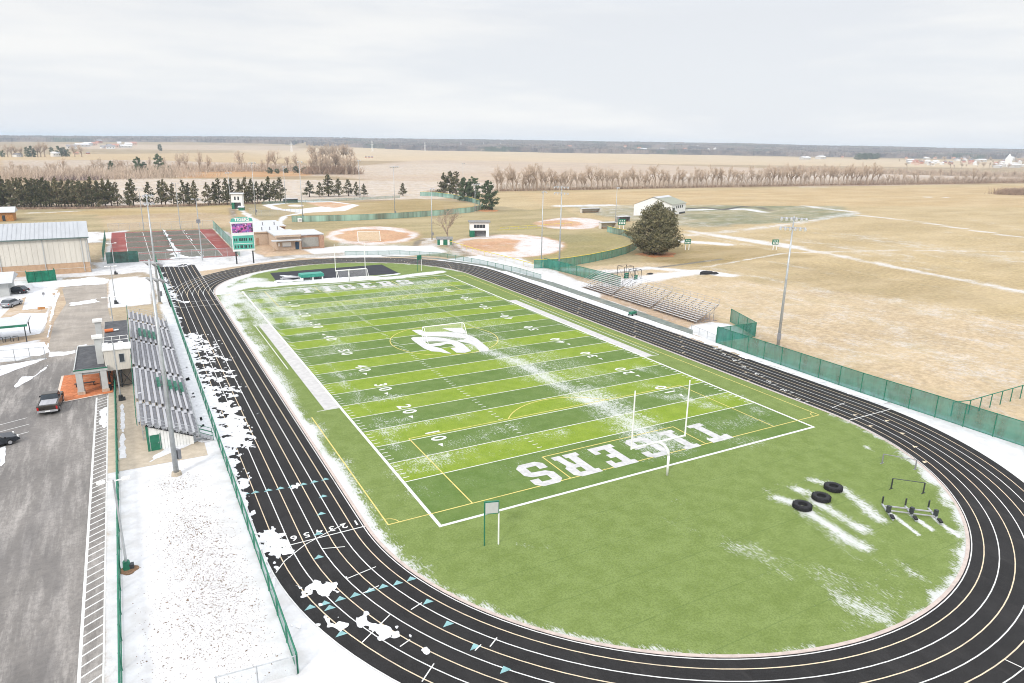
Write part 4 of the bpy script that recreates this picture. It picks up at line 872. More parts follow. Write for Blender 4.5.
# green seat blocks
def seatblock(r0, r1, y0, y1):
    for i in range(r0, r1):
        mb = MB(); x = dx*i; z = 3.25-.27*i; yy_ = y0
        while yy_ < y1: mb.box(x-.02, x+.3, yy_, yy_+.42, z+.446, z+.50); mb.box(x-.07, x-.02, yy_, yy_+.42, z+.446, z+.86); yy_ += .5
        mb.build('green_seat_row', M['greenseat'], bl)
seatblock(2, 7, 39.0, 44.0); seatblock(4, 9, 14.4, 18.4)
sb = MB()
for i in (4,): sb.box(dx*4-.1, dx*8+.3, 13.7, 13.76, 1.4, 1.45)
for k in range(5): sb.tube((dx*(4+k), 13.7, 2.3-.27*k), (dx*(4+k), 13.7, 3.3-.27*k), .03); 
sb.tube((dx*4, 13.7, 3.3), (dx*8, 13.7, 3.3-.27*4), .03); sb.build('seat_block_rail', gp, bl)
# snow lying on the planks
def fs_pl(A, B): return (fbm(A, B, 2.6, 6, 4)-.52)*2-.6
for i in range(0, NR):
    x = BX0+dx*i; z = 3.25-.27*i
    o = drift('plank_snow', x+.33, x+dx-.04, BY0+.2, BY1-.2, .16, fs_pl, z+.018, .05); o.parent = bl; o.location = (-BX0, -BY0, 0)
# storage shed beneath
sh = thing('storage_shed', 'white panelled storage room with a dark green door under the left bleachers', 'shed', (-46.0, 28.2))
MB().add([(0,0,0),(4.4,0,0),(4.4,3.2,0),(0,3.2,0),(0,0,2.95),(4.4,0,.95),(4.4,3.2,.95),(0,3.2,2.95)], [(0,3,2,1),(4,5,6,7),(0,1,5,4),(1,2,6,5),(2,3,7,6),(3,0,4,7)]).build('wall', M['white'], sh)
sw = MB(); 
for k in range(11): sw.box(.95+.3*k, .97+.3*k, -.03, -.002, .05, 2.4-.137*k)
sw.build('panel_rib', M['greywall'], sh); d_ = MB().box(.22, 1.12, -.05, -.003, .03, 1.78).build('door', gp, sh); MB().box(.98, 1.04, -.1, -.051, .8, .95).build('handle', GAL, d_)
MB().box(-.08, .14, -.07, .1, 0, 2.9).build('corner_post', gp, sh); MB().box(1.18, 1.24, -.07, .0, 0, 1.88).build('door_frame', gp, sh)
MB().bar((-.05, -.06, 2.98), (4.45, -.06, .97), .1, .12).build('eave_trim', M['dark'], sh)
# ------------------------------------------------------------------ press box and gateway
pb = thing('press_box', 'white press box on dark steel legs behind the left bleachers, with a railed dark deck', 'press box', (-49.85, 51.2))
MB().box(0, 3.1, .6, 3.4, 2.55, 5.3).build('wall', M['cream_wall'], pb)
MB().box(-.12, 3.22, .48, 3.52, 5.303, 5.48).build('roof_parapet', M['white'], pb)
MB().box(0.1, 3.0, 3.52, 17.2, 5.25, 5.42).build('deck', M['darkgrey_roof'], pb)
MB().box(.05, 3.05, 3.403, 17.0, 2.55, 5.24).build('rear_wall', M['greywall'], pb)
w_ = MB().box(1.75, 2.3, .56, .598, 3.6, 4.7).build('window', M['glass'], pb)
fr_ = MB(); fr_.box(1.68, 1.748, .54, .597, 3.53, 4.77); fr_.box(2.302, 2.37, .54, .597, 3.53, 4.77); fr_.box(1.75, 2.3, .54, .597, 4.702, 4.77); fr_.box(1.75, 2.3, .54, .597, 3.53, 3.598); fr_.build('frame', M['greywall'], w_)
mb = MB()
for k in range(10): mb.box(.15+.3*k, .165+.3*k, .585, .599, 2.6, 5.25)
mb.build('siding_joint', M['greywall'], pb)
lg_ = MB()
for x in (.2, 1.6, 3.0):
    for y in (.8, 3.2, 8, 12.5): lg_.bar((x, y, 0), (x, y, 2.55), .16, .16)
for x in (1.6,): lg_.bar((.2, .8, .2), (x, .8, 2.4), .07, .07); lg_.bar((x, .8, .2), (3, .8, 2.4), .07, .07); lg_.bar((3, .8, .2), (x, .8, 2.4), .07, .07); lg_.bar((x, .8, .2), (.2, .8, 2.4), .07, .07)
lg_.bar((.1, .8, .3), (3.1, .8, .3), .1, .1); lg_.build('leg_frame', M['dark'], pb)
mb = MB()
for (a, b_) in (((0.1, 3.7), (3, 3.7)),):
    for z in (5.9, 6.4): mb.tube((a[0], a[1], z), (b_[0], b_[1], z), .03)
    for k in range(4): x = a[0]+(b_[0]-a[0])*k/3; mb.tube((x, a[1], 5.4), (x, a[1], 6.4), .03)
mb.build('deck_rail', M['white'], pb)
od = thing('tarp_roll', 'orange rolled tarp lying on the dark deck of the press box', 'tarp', (-49.7, 61.5, 5.42))
MB().tube((0, 0, .26), (1.05, .1, .26), .26, .25, n=12).build('roll', M['orange'], od); MB().bar((1.1, .1, .2), (1.75, .2, .26), .3, .1).build('loose_end', M['white'], od)
def pier(label, x, y, h, w_=.95):
    t = thing('gate_pier', label, 'pier', (x, y), 0, 'tall light grey piers')
    MB().box(-w_/2, w_/2, -w_/2, w_/2, .3, h-.3).build('shaft', M['greywall'], t); MB().box(-w_/2-.22, w_/2+.22, -w_/2-.22, w_/2+.22, h-.3, h).build('cap', M['white'], t); MB().box(-w_/2-.06, w_/2+.06, -w_/2-.06, w_/2+.06, 0, .3).build('plinth', M['brick_tan'], t)
pier('nearer of two tall grey square piers with white caps beside the press box', -50.35, 53.4, 7.1, .78); pier('farther of two tall grey square piers with white caps beside the press box', -50.5, 64.0, 6.9, .78)
gw = thing('entrance_canopy', 'flat dark-roofed entrance canopy with green edge on light grey columns over the orange plaza', 'canopy', (-53.4, 50.9))
MB().box(0.1, 3.7, .1, 12.2, 3.05, 3.3).build('roof', M['darkgrey_roof'], gw)
mb = MB(); mb.box(0, 3.8, 0, .098, 2.95, 3.42); mb.box(0, .098, .1, 12.3, 2.95, 3.42); mb.box(3.702, 3.8, .1, 12.3, 2.95, 3.42); mb.box(.1, 3.7, 12.202, 12.3, 2.95, 3.42); mb.build('fascia', M['greywall'], gw)
MB().box(-.02, 3.82, -.03, -.002, 3.28, 3.44).build('green_trim', gp, gw)
MB().box(.15, 3.65, .3, 1.0, 2.6, 2.948).build('beam', M['greywall'], gw)
for x in (.5, 3.25):
    for y in (.35, 11.2): c_ = MB().box(x-.36, x+.36, y-.3, y+.6, .45, 2.948).build('column', M['greywall'], gw); MB().box(x-.44, x+.44, y-.4, y+.7, 0.05, .448).build('plinth', M['brick_tan'], c_)
MB().bar((-.06, 9, .0), (-.06, 9, 4.2), .07, .07).build('conduit', GAL, gw)
tr = thing('litter_bin', 'dark slatted litter bin beside the right column of the entrance canopy', 'bin', (-49.75, 51.4, .055)); MB().tube((0, 0, .05), (0, 0, .9), .28, .3, n=12).build('body', M['dark'], tr); MB().tube((0, 0, .9), (0, 0, 1.05), .31, .2, n=12).build('lid', M['orange'], tr)
bn = thing('plaza_bench', 'dark bench on the orange plaza under the canopy', 'bench', (-52.6, 54.6, .055)); MB().box(-1.2, 1.2, -.2, .2, .4, .46).build('seat', M['dark'], bn)
for s_ in (-1, 1): MB().box(s_*1-.05, s_*1+.05, -.2, .2, 0, .398).build('leg', M['dark'], bn)
# ------------------------------------------------------------------ vehicles
def vehicle(name, label, cat, x, y, rz, L=4.7, Wd=1.85, Hh=1.5, pick=False, body='grey', group=None, snow=False):
    t = thing(name, label, cat, (x, y, .012), rz, group)
    bm_ = {'brown': mat('bronze_grey_paint', (.10, .088, .075), .04, 2, .3, .5, spec=.6), 'dark': mat('dark_blue_paint', (.035, .04, .05), .04, 2, .3, .4, spec=.6), 'silver': mat('silver_paint', (.32, .33, .35), .04, 2, .3, .5, spec=.6), 'white': M['white']}[body]
    hw = Wd/2; h0 = .38; 
    if pick:   # y forward; sections of the lower body in side view
        lo = [(-L/2, .5), (-L/2, 1.12), (-L/2+.05, 1.16), (.05, 1.16), (.1, 1.2), (L/2-1.45, 1.2), (L/2-.25, 1.08), (L/2, .85), (L/2, .45), (L/2-.2, .35), (-L/2+.2, .42)]
        cab = [(-.45, 1.17), (-.25, 1.78), (.95, 1.82), (1.35, 1.2)]; cb0, cb1 = -.45, 1.4
    else:
        lo = [(-L/2, .45), (-L/2, .95), (-L/2+.15, 1.02), (L/2-1.2, .98), (L/2-.2, .82), (L/2, .6), (L/2-.02, .38), (L/2-.3, .3), (-L/2+.3, .3)]
        cab = [(-L/2+.25, 1.0), (-L/2+.75, Hh-.04), (.15, Hh), (.95, .98)]
    b_ = MB().extr(lo, -hw, hw).build('body', bm_, t, bevel=.07)
    c2 = [(a, b) for a, b in cab]; mb = MB(); n = len(c2)
    vs = [(-hw+.06+.16*(b-1.0)/.8*1, a, b) for a, b in c2]+[(hw-.06-.16*(b-1.0)/.8, a, b) for a, b in c2]
    mb.add(vs, [(k, (k+1) % n, n+(k+1) % n, n+k) for k in range(n)]+[tuple(range(n)), tuple(range(2*n-1, n-1, -1))]); mb.build('cabin', M['glass'], t, bevel=.04)
    top = c2[1], c2[2]; rr = -hw+.06+.16*(top[0][1]-1)/.8
    MB().box(rr+.02, -rr-.02, top[0][0]+.05, top[1][0]-.04, top[0][1]-.02, top[0][1]+.05).build('roof_panel', bm_ if not snow else M['snow_roof'], t, bevel=.02)
    if pick:
        MB().box(-hw+.16, hw-.16, -L/2+.14, -.5, 1.162, 1.175).build('bed_floor', M['dark'], t); MB().box(-hw+.2, hw-.2, -L/2+.45, -.55, 1.176, 1.24).build('bed_cover', M['alu'] if True else M['dark'], t, bevel=.02)
        bd = MB(); bd.box(-hw, -hw+.14, -L/2+.02, -.46, 1.15, 1.27); bd.box(hw-.14, hw, -L/2+.02, -.46, 1.15, 1.27); bd.build('bed_rail', bm_, t); MB().box(-hw+.14, hw-.14, -L/2-.0, -L/2+.1, .72, 1.26).build('tailgate', bm_, t)
    red = mat('red_lamp', (.45, .02, .02), .05, 2, .3)
    for s_ in (-1, 1):
        MB().box(s_*(hw-.11)-.09, s_*(hw-.11)+.09, -L/2-.03, -L/2+.03, .72, 1.1 if pick else .92).build('taillight', red, t)
        MB().box(s_*(hw-.24)-.17, s_*(hw-.24)+.17, L/2-.08, L/2+.015, .66, .84).build('headlight', M['white'], t)
        MB().box(s_*(hw+.1)-.1, s_*(hw+.1)+.1, .95, 1.1, 1.12 if pick else .95, 1.3 if pick else 1.1).build('mirror', M['black'], t)
    MB().box(-hw+.03, hw-.03, -L/2-.13, -L/2-.002, .45, .66).build('rear_bumper', M['alu'] if pick else bm_, t); MB().box(-.26, .26, -L/2-.15, -L/2-.131, .5, .64).build('number_plate', M['white'], t); MB().box(-hw+.03, hw-.03, L/2+.002, L/2+.1, .38, .6).build('front_bumper', M['dark'], t)
    for sx_ in (-1, 1):
        for sy_ in (-.31, .31):
            R_ = .4 if pick else .33; w0 = MB().tube((sx_*(hw-.2), sy_*L, R_), (sx_*(hw+.03), sy_*L, R_), R_, n=16).build('wheel', M['black'], t); MB().tube((sx_*(hw+.03), sy_*L, R_), (sx_*(hw+.045), sy_*L, R_), R_*.6, n=12).build('rim', M['alu'], w0)
    return t
vehicle('pickup_truck', 'bronze-grey pickup truck driving away beside the orange plaza', 'pickup truck', -56.0, 47.7, math.radians(-3), 5.9, 2.15, 1.8, True, 'brown')
vehicle('parked_car', 'dark car at the left edge on the asphalt, cut by the frame', 'car', -60.75, 37.0, math.radians(-68), 4.6, 1.85, 1.45, False, 'dark')
vehicle('parked_car', 'silver car parked on the tan path near the left edge', 'car', G(12,306)[0], G(12,306)[1], math.radians(-25), 4.4, 1.8, 1.5, False, 'silver')
vehicle('parked_car', 'dark car beside the silver one, closer to the green shelter enclosure', 'car', G(17,293)[0], G(17,293)[1], math.radians(60), 4.4, 1.8, 1.5, False, 'dark')
# ------------------------------------------------------------------ goal posts
def goalpost(label, yb, s_):
    t = thing('goal_post', label, 'goal post', (0, yb), 0 if s_ > 0 else PI, 'football goal posts')
    W_ = M['white']; pts = [(0, 0, 0), (0, 0, 2.2), (0, .25, 2.75), (0, .8, 3.03), (0, 1.62, 3.05)]; mb = MB()
    for i in range(4): mb.tube(pts[i], pts[i+1], .13, n=10)
    mb.build('gooseneck', W_, t, smooth=True); MB().tube((-3.56, 1.62, 3.05), (3.56, 1.62, 3.05), .1, n=10).build('crossbar', W_, t)
    for x in (-3.56, 3.56): MB().tube((x, 1.62, 2.95), (x, 1.62, 9.2), .085, .07, n=8).build('upright', W_, t)
goalpost('white football goal post at the near end over the end-zone letters', -1.62, 1); goalpost('white football goal post at the far end in front of the dark landing pad', 109.728+1.62, -1)
def soccer(label, x, y, rz, w_=7.32, h=2.44, net=None, z=.02, d=2.6, scale=1):
    t = thing('soccer_goal', label, 'soccer goal', (x, y, z), rz, 'soccer goals'); W_ = M['white']
    for s_ in (-1, 1): MB().tube((s_*w_/2, 0, 0), (s_*w_/2, 0, h), .07, n=8).build('post', W_, t); mb = MB(); mb.tube((s_*w_/2, 0, h), (s_*w_/2, -.8, h), .05); mb.tube((s_*w_/2, -.8, h), (s_*w_/2, -d, .05), .05); mb.tube((s_*w_/2, 0, .05), (s_*w_/2, -d, .05), .05); mb.build('side_frame', W_, t)
    MB().tube((-w_/2, 0, h), (w_/2, 0, h), .07, n=8).build('crossbar', W_, t); MB().tube((-w_/2, -d, .05), (w_/2, -d, .05), .06).build('ground_bar', W_, t)
    mb = MB(); mb.quadx((-w_/2, -.8, h), (w_/2, -.8, h), (w_/2, -d, .05), (-w_/2, -d, .05)); mb.quadx((-w_/2, -.8, h), (w_/2, -.8, h), (w_/2, 0, h), (-w_/2, 0, h)); mb.build('net', net or M['white_net'], t)
soccer('white soccer goal standing on the emblem at midfield', -.1, 55.4, 0)
soccer('white soccer goal under the far goal post, by the landing pad', 1.2, 113.4, 0)
x, y = G(370, 241); soccer('soccer goal with tan net beside the near clay infield', x, y+1.5, math.radians(-10), net=M['tan_net'], h=3.0)
def clock(label, a, b_, ht, pw, colr, pm_=None):
    ax, ay = a; t = thing('play_clock', label, 'play clock', a, 0, 'play clocks behind the end lines'); dx_, dy_ = b_[0]-ax, b_[1]-ay
    MB().tube((0, 0, 0), (0, 0, ht), .055, n=8).build('post', gp, t); MB().tube((dx_, dy_, 0), (dx_, dy_, ht*.72), .07, n=8).build('post', M['white'], t)
    n_ = Vector((dy_, -dx_, 0)).normalized()*.08; L_ = Vector((dx_, dy_, 0))
    def slab(z0, z1, o0, o1, e=0): 
        ex = L_.normalized()*e; a_ = -ex+n_*o0; b2 = L_+ex+n_*o0; c2 = L_+ex+n_*o1; d2 = -ex+n_*o1
        return MB().add([(q.x, q.y, z) for z in (z0, z1) for q in (a_, b2, c2, d2)], [(0,3,2,1),(4,5,6,7),(0,1,5,4),(1,2,6,5),(2,3,7,6),(3,0,4,7)])
    slab(ht-1.15, ht-.02, -1, 1, .02).build('frame', gp, t); slab(ht-1.07, ht-.1, 1.02, 1.3, -.06).build('panel', colr, t, fixn=True)
clock('grey panel on one green and one white post behind the near end line', (-22.35, -4.5), (-21.2, -4.85), 4.1, 1, M['greywall'])
a, b_ = G(417.5,271.5), G(421.5,271); clock('green panel on two posts behind the far end line', a, b_, 4.2, 1, gp)
# ------------------------------------------------------------------ training kit on the turf
def tyre(label, u, v, r=.82, w_=.45):
    x, y = G(u, v); t = thing('tractor_tyre', label, 'tyre', (x, y, .02), RNG.uniform(0, 3), 'black tractor tyres lying on the turf')
    mb = MB(); prof = [(r*.52, .06), (r*.60, 0), (r*.9, 0), (r, .12), (r, w_-.12), (r*.9, w_), (r*.60, w_), (r*.52, w_-.06), (r*.56, w_/2)]; N = 36; np_ = len(prof)
    for k in range(N):
        a_ = 2*PI*k/N
        for j, (rr_, zz) in enumerate(prof): mb.v.append((rr_*math.cos(a_), rr_*math.sin(a_), zz))
    for k in range(N):
        for j in range(np_): mb.f.append((k*np_+j, ((k+1) % N)*np_+j, ((k+1) % N)*np_+(j+1) % np_, k*np_+(j+1) % np_))
    mb.build('tyre', M['black'], t, fixn=True)
    mb = MB()
    for k in range(22):
        a_ = 2*PI*k/22
        for z0, z1, of in ((.03, w_/2, .0), (w_/2, w_-.03, .14)):
            c0, c1 = a_+of, a_+of+.10; mb.add([(q*math.cos(cc), q*math.sin(cc), zz) for zz in (z0, z1) for q, cc in ((r-.02, c0), (r+.06, c0), (r+.06, c1), (r-.02, c1))], [(0,3,2,1),(4,5,6,7),(0,1,5,4),(1,2,6,5),(2,3,7,6),(3,0,4,7)])
    mb.build('tread', M['black'], t)
tyre('tractor tyre on the turf, leftmost and nearest of the three', 802, 508); tyre('tractor tyre on the turf, middle one of the three', 821, 499.5); tyre('tractor tyre on the turf, rightmost and farthest of the three', 833, 489.5)
sl_ = thing('blocking_sled', 'low blocking sled with three white padded runners on the turf near the right bend', 'sled', G(908, 514), 0)
c0 = Vector(G(908, 514)+(0,)); q0, q1 = Vector(G(884,510)+(0,))-c0, Vector(G(932,516)+(0,))-c0
MB().bar(q0+Vector((0, 0, .45)), q1+Vector((0, 0, .45)), .1, .1).build('frame_beam', M['alu'], sl_); MB().bar(q0+Vector((0, -.5, .2)), q1+Vector((0, -.5, .2)), .09, .09).build('frame_beam', M['alu'], sl_)
for (a, b_) in (((882,505),(893,521)),((905,507),(916,522)),((928,509),(941,525))):
    a, b_ = Vector(G(*a)+(.1,))-c0, Vector(G(*b_)+(.1,))-c0; MB().bar(a, b_, .16, .12).build('runner', M['galv'], sl_)
    MB().bar(a+Vector((0, 0, .1)), a+Vector((0, 0, .8)), .11, .11).build('upright', M['dark'], sl_); MB().bar(a.lerp(b_, .55)+Vector((0, 0, .05)), a.lerp(b_, .55)+Vector((0, 0, .7)), .3, .3).build('pad', M['dark'], sl_); MB().bar(a.lerp(b_, .8)+Vector((0, 0, .2)), b_+Vector((0, 0, .15)), .3, .12).build('foot_plate', M['black'], sl_)
def hframe(label, a, b_, h, m1):
    a, b_ = G(*a), G(*b_); t = thing('agility_hurdle', label, 'hurdle', a, 0, 'dark hurdle frames on the turf'); q = Vector((b_[0]-a[0], b_[1]-a[1], 0))
    for o_ in (Vector((0, 0, 0)), q): MB().bar(o_, o_+Vector((0, 0, h)), .1, .1).build('post', m1, t); MB().bar(o_+Vector((-.3, 0, .03)), o_+Vector((.3, 0, .03)), .08, .06).build('foot', m1, t)
    MB().tube(Vector((0, 0, h)), q+Vector((0, 0, h)), .04, n=6).build('crossbar', m1, t)
hframe('wide dark hurdle frame on the turf, nearer of the two by the right bend', (891,489), (923,493.5), 1.15, M['dark']); hframe('wide dark hurdle frame on the turf, farther of the two by the right bend', (882,463.5), (915,469.5), 1.1, M['alu_dull'])
mt_ = thing('jump_mat', 'teal high-jump mat on white legs on the dark pad beyond the far goal line', 'mat', G(312, 279.5), .0); MB().box(-2.9, 2.7, -1.3, 1.6, .75, 1.55).build('mat_cover', M['green_mat'], mt_, bevel=.15)
for x in (-2.4, 0, 2.3): MB().box(x-.12, x+.12, -1.2, 1.4, 0, .748).build('leg', M['white'], mt_)
tb_ = thing('folding_bench', 'pale aluminium benches pushed together left of the teal mat', 'bench', G(292, 279), .1); 
for k in range(3): MB().box(-3.0+k*.4, 2.0+k*.3, -1+.7*k, -.6+.7*k, .42, .47).build('seat', M['alu'], tb_); MB().box(-2.6, -2.5, -1+.7*k, -.6+.7*k, 0, .418).build('leg', GAL, tb_); MB().box(1.4, 1.5, -1+.7*k, -.6+.7*k, 0, .418).build('leg', GAL, tb_)
# ------------------------------------------------------------------ visitor bleachers
vb = thing('visitor_bleachers', 'long open aluminium bleachers in three sections behind the right side of the track', 'bleachers', (46.9, 44.2)); NV = 11; VW = 5.9; VL = 38.0
for k, (y0, y1) in enumerate(((0, 12.6), (13.3, 25.9), (26.6, 38.0))):
    for i in range(NV):
        x = i*VW/NV; z = .42+i*.27; MB().box(x, x+.36, y0, y1, z, z+.045).build('seat_plank', M['alu_warm'], vb)
        if i: MB().box(x-.24, x-.01, y0, y1, z-.32, z-.29).build('footboard', M['alu_warm'], vb)
    fr_ = MB(); y = y0+.15
    while y <= y1:
        fr_.bar((0, y, .3), (VW, y, .3+2.9), .07, .1); fr_.bar((0, y, .05), (VW, y, .05), .07, .08)
        for i in range(1, NV, 2): fr_.bar((i*VW/NV, y, 0), (i*VW/NV, y, .2+i*.27), .06, .06)
        fr_.bar((VW*.4, y, 0), (VW, y, 3.1), .05, .05); y += 1.95
    fr_.build('frame', M['alu_dull'], vb)
    rl_ = MB()
    for z in (3.75, 4.2): rl_.tube((VW, y0, z), (VW, y1, z), .03, n=4)
    for z in (.5, 1.):
        for yy_ in (y0, y1): rl_.tube((0, yy_, .6+z), (VW, yy_, 3.2+z), .025, n=4)
    y = y0
    while y <= y1+.01: rl_.tube((VW, y, 3.2), (VW, y, 4.2), .03, n=4); y += 2
    rl_.build('guard_rail', M['alu'], vb)
MB().box(.3, VW, .2, 38, .002, .006).build('ground_plate', mat('brown_earth', (.34, .25, .18), .3, 1, .95), vb)
sc_ = thing('equipment_cart', 'small dark cart with a green cover on the snow edge beside the right bleachers', 'cart', G(632.5, 315.5), .3); MB().box(-.9, .9, -.4, .4, .35, .8).build('tray', gp, sc_, bevel=.06)
MB().tube((.5, 0, .8), (.9, 0, 1.25), .04).build('handle', M['dark'], sc_)
for a in ((-.6, .45), (.6, .45), (-.6, -.45), (.6, -.45)): MB().tube((a[0], a[1]-.05, .2), (a[0], a[1]+.05, .2), .2, n=10).build('wheel', M['black'], sc_)
# ------------------------------------------------------------------ scoreboard
sx0, sx1, sy = -20.2, -15.9, 147.0
sb_ = thing('scoreboard', 'tall white and teal scoreboard with a pink and purple picture on two dark posts', 'scoreboard', (-18.05, sy))
for x in (-2.15, 2.15): MB().box(x-.16, x+.16, -.16, .16, 0, 3.4).build('post', M['dark'], sb_)
MB().box(-3.35, 3.35, -.2, .3, 3.4, 11.2).build('cabinet', M['white'], sb_)
TG = mat('scoreboard_teal', (.10, .42, .33), .08, 1, .5)
MB().box(-3.15, 3.15, -.235, -.203, 3.95, 7.55).build('score_panel', TG, sb_)
mt, nt, b = newmat('screen_picture'); f = nz(nt, .9, 4, .6, (1, 1, 1.6)); f2 = nz(nt, 1.7, 3, .6, (1, 1, 1))
c = mixc(nt, ss(nt, f, .42, .58), (.60, .12, .38), (.24, .12, .42)); c = mixc(nt, ss(nt, f2, .52, .6), c, (.03, .03, .06)); c = mixc(nt, ss(nt, nz(nt, 1.2, 2), .62, .7), c, (.65, .55, .7)); nt.links.new(c, b.inputs['Base Color'])
MB().box(-3.1, 3.1, -.24, -.203, 8.35, 10.75).build('picture_screen', mt, sb_)
dg_ = MB()
for z, xs_ in ((6.45, (-2.6, -2.0, -1.1, -.7, -.2, .35, .9, 1.9, 2.45)), (4.6, (-2.5, -1.75, -.9, -.5, .3, .75, 1.6, 2.3))):
    for x in xs_: dg_.box(x-.17, x+.17, -.255, -.237, z-.35, z+.4)
dg_.build('digit_window', M['dark'], sb_); MB().box(-2.9, 2.9, -.255, -.237, 5.35, 5.5).build('stripe', M['white'], sb_)
def signtext(body, size, parent, x, y, z, mt_, name='lettering', sx=1, rz=0, bold=.02):
    me = txt(body, size, 0, 0, 0, 0, mt_, name, bold=bold)
    for v in me.vertices: v.co = Vector((x+v.co.x*sx, y, z+v.co.y))
    me.name = name; o = bpy.data.objects.new(name, me); COL.objects.link(o); o.parent = parent; return o
hp = [( -3.35, 11.2), (3.35, 11.2), (3.1, 12.0), (1.6, 12.35), (0, 12.45), (-1.6, 12.35), (-3.1, 12.0)]
mb = MB(); n = len(hp); mb.add([(a, -.12, z) for a, z in hp]+[(a, .12, z) for a, z in hp], [(k, (k+1) % n, n+(k+1) % n, n+k) for k in range(n)]+[tuple(range(n))[::-1], tuple(range(n, 2*n))]); mb.build('header', TG, sb_, fixn=True)
signtext('TIGERS', 1.15, sb_, 0, -.14, 11.75, M['white'], sx=1.25, bold=.04)
for ch_ in sb_.children:
    if 'post' not in ch_.name: ch_.scale.x = .84
# small scoreboards and signs
def board(name, label, cat, ua, ub, vb, vt0, vt1, digits=True, col=None, dark=None):
    a = G(ua, vb); b_ = G(ub, vb); x, y = (a[0]+b_[0])/2, (a[1]+b_[1])/2; w_ = math.hypot(b_[0]-a[0], b_[1]-a[1]); rz = math.atan2(b_[1]-a[1], b_[0]-a[0])
    t = thing(name, label, cat, (x, y), rz); z1 = Hz(x, y, vt0); z0 = Hz(x, y, vt1)
    for s_ in (-.28, .28): MB().box(s_*w_-.1, s_*w_+.1, -.1, .1, 0, z0).build('post', M['white'] if dark is None else dark, t)
    MB().box(-w_/2, w_/2, -.18, .18, z0, z1).build('panel', col or gp, t)
    if digits:
        d = MB(); h = z1-z0
        for s_ in (-.34, -.12, .12, .34): d.box(s_*w_-.07*w_, s_*w_+.07*w_, -.2, -.183, z0+h*.15, z0+h*.45)
        for s_ in (-.3, 0, .3): d.box(s_*w_-.05*w_, s_*w_+.05*w_, -.2, -.183, z0+h*.6, z0+h*.85)
        d.build('digit_window', M['white'], t)
    return t
board('ballfield_scoreboard', 'green scoreboard with white digits left of the broad pine', 'scoreboard', 618, 625, 229.5, 219, 225)
board('field_sign', 'small dark green sign on thin legs just right of the broad pine', 'sign', 684, 690, 250, 239, 244)
board('field_sign', 'small green sign on thin legs in the dry field left of the tall light pole', 'sign', 771.5, 777.5, 250, 239.5, 244.5)
# ------------------------------------------------------------------ tennis court
tx0, tx1 = -50.0, -17.8; cxm = -33.6
M['court_red'] = mat('red_court_paint', (.22, .05, .042), .2, .5, .85, dirt=(.28, .16, .14)); M['court_green'] = mat('grey_green_court_paint', (.095, .088, .066), .2, .5, .85, dirt=(.135, .12, .10))
tag(MB().sheet([(tx0,162),(tx1,161),(-17.0,230),(-49.6,231)], .012).build('tennis_court', M['court_red']), kind='structure')
cg, cl2 = MB(), MB(); ys_ = [163.5+13.3*k for k in range(5)]
for y in ys_:
    cg.sheet([(cxm-11.9, y), (cxm+11.9, y), (cxm+11.9, y+11.8), (cxm-11.9, y+11.8)], .017)
    for x in (-11.9, -6.4, 6.4, 11.9): cl2.line([(cxm+x, y), (cxm+x, y+11.8)], .12, .021)
    for yy_ in (.1, 1.5, 10.3, 11.7): cl2.line([(cxm-11.9, y+yy_), (cxm+11.9, y+yy_)], .07, .0225)
tag(cg.build('tennis_court_surface', M['court_green']), kind='structure'); tag(cl2.build('tennis_court_lines', M['white_line']), kind='structure')
for k, y in enumerate(ys_):
    t = thing('tennis_net', 'tennis net with snow drifted against it, %s court from the near fence' % ordn(k+1), 'tennis net', (cxm, y), 0, 'nets of the tennis courts')
    MB().box(-.02, .02, .4, 11.4, .1, .9).build('net', mat('net_dark', (.12, .12, .12), .1, 1, .9, alpha=.4), t); MB().box(-.04, .04, .4, 11.4, .901, 1.0).build('net_band', M['white'], t)
    for q in (.35, 11.45): MB().tube((0, q, 0), (0, q, 1.08), .06).build('post', gp, t)
def ftn(A, B):
    F = 1-np.abs(A-cxm-.5)/(.8+1.3*(B < 182))+np.where(B < 166, 1.1-np.abs(A+28)/14, 0)*.9; F = np.maximum(F, np.where((np.abs(A-cxm-7) < .35), .2, -9)); return F+(fbm(A, B, 2.4, 8, 4)-.5)*2.2-.45
drift('court_snow', -46, -20, 162, 231, .35, ftn, .03, .12)
def ftn2(A, B): return (fbm(A, B, 7, 18, 5)-.5)*3-.42-np.clip((B-163)/6, 0, .6)
drift('court_snow', -49, -18, 161.5, 176, .35, ftn2, .03, .05)
# ------------------------------------------------------------------ buildings
def framed(t, M_=None):
    return t
F0 = Vector(G(-70, 289)+(0,)); F1 = Vector(G(91.5, 272)+(0,)); dirv = (F1-F0); Lf = dirv.length; rz = .035
fh = thing('sports_hall', 'large beige sports hall with tan block base and pale ribbed metal roof at the left', 'sports hall', (F1.x, F1.y), rz)
eave = Hz(F1.x, F1.y, 236.5); D_ = 21.0; rid = eave+2.6
MB().box(-Lf, 0, 0, D_, 0, 2.6).build('block_base', M['tan_block'], fh)
MB().box(-Lf-.06, .06, -.06, D_+.06, 1.25, 1.33).build('base_band', M['cream_wall'], fh)
wl_ = MB(); wl_.add([(-Lf, -.02, 2.6), (0.02, -.02, 2.6), (.02, -.02, eave), (-Lf, -.02, eave), (.02, D_, 2.6), (.02, D_, eave), (.02, D_/2, rid), (-Lf, D_, 2.6), (-Lf, D_, eave), (-Lf, D_/2, rid)], [(0,1,2,3),(1,4,5,6,2),(7,0,3,9,8),(4,7,8,5)]); wl_.build('wall', M['cream_wall'], fh)
rb = MB(); 
for k in range(int(Lf/1.1)): rb.box(-Lf+1.1*k, -Lf+1.1*k+.05, -.07, -.022, 2.62, eave-.1)
rb.build('wall_rib', mat('wall_rib', (.54, .51, .44), .05, 1, .8), fh)
dp = MB()
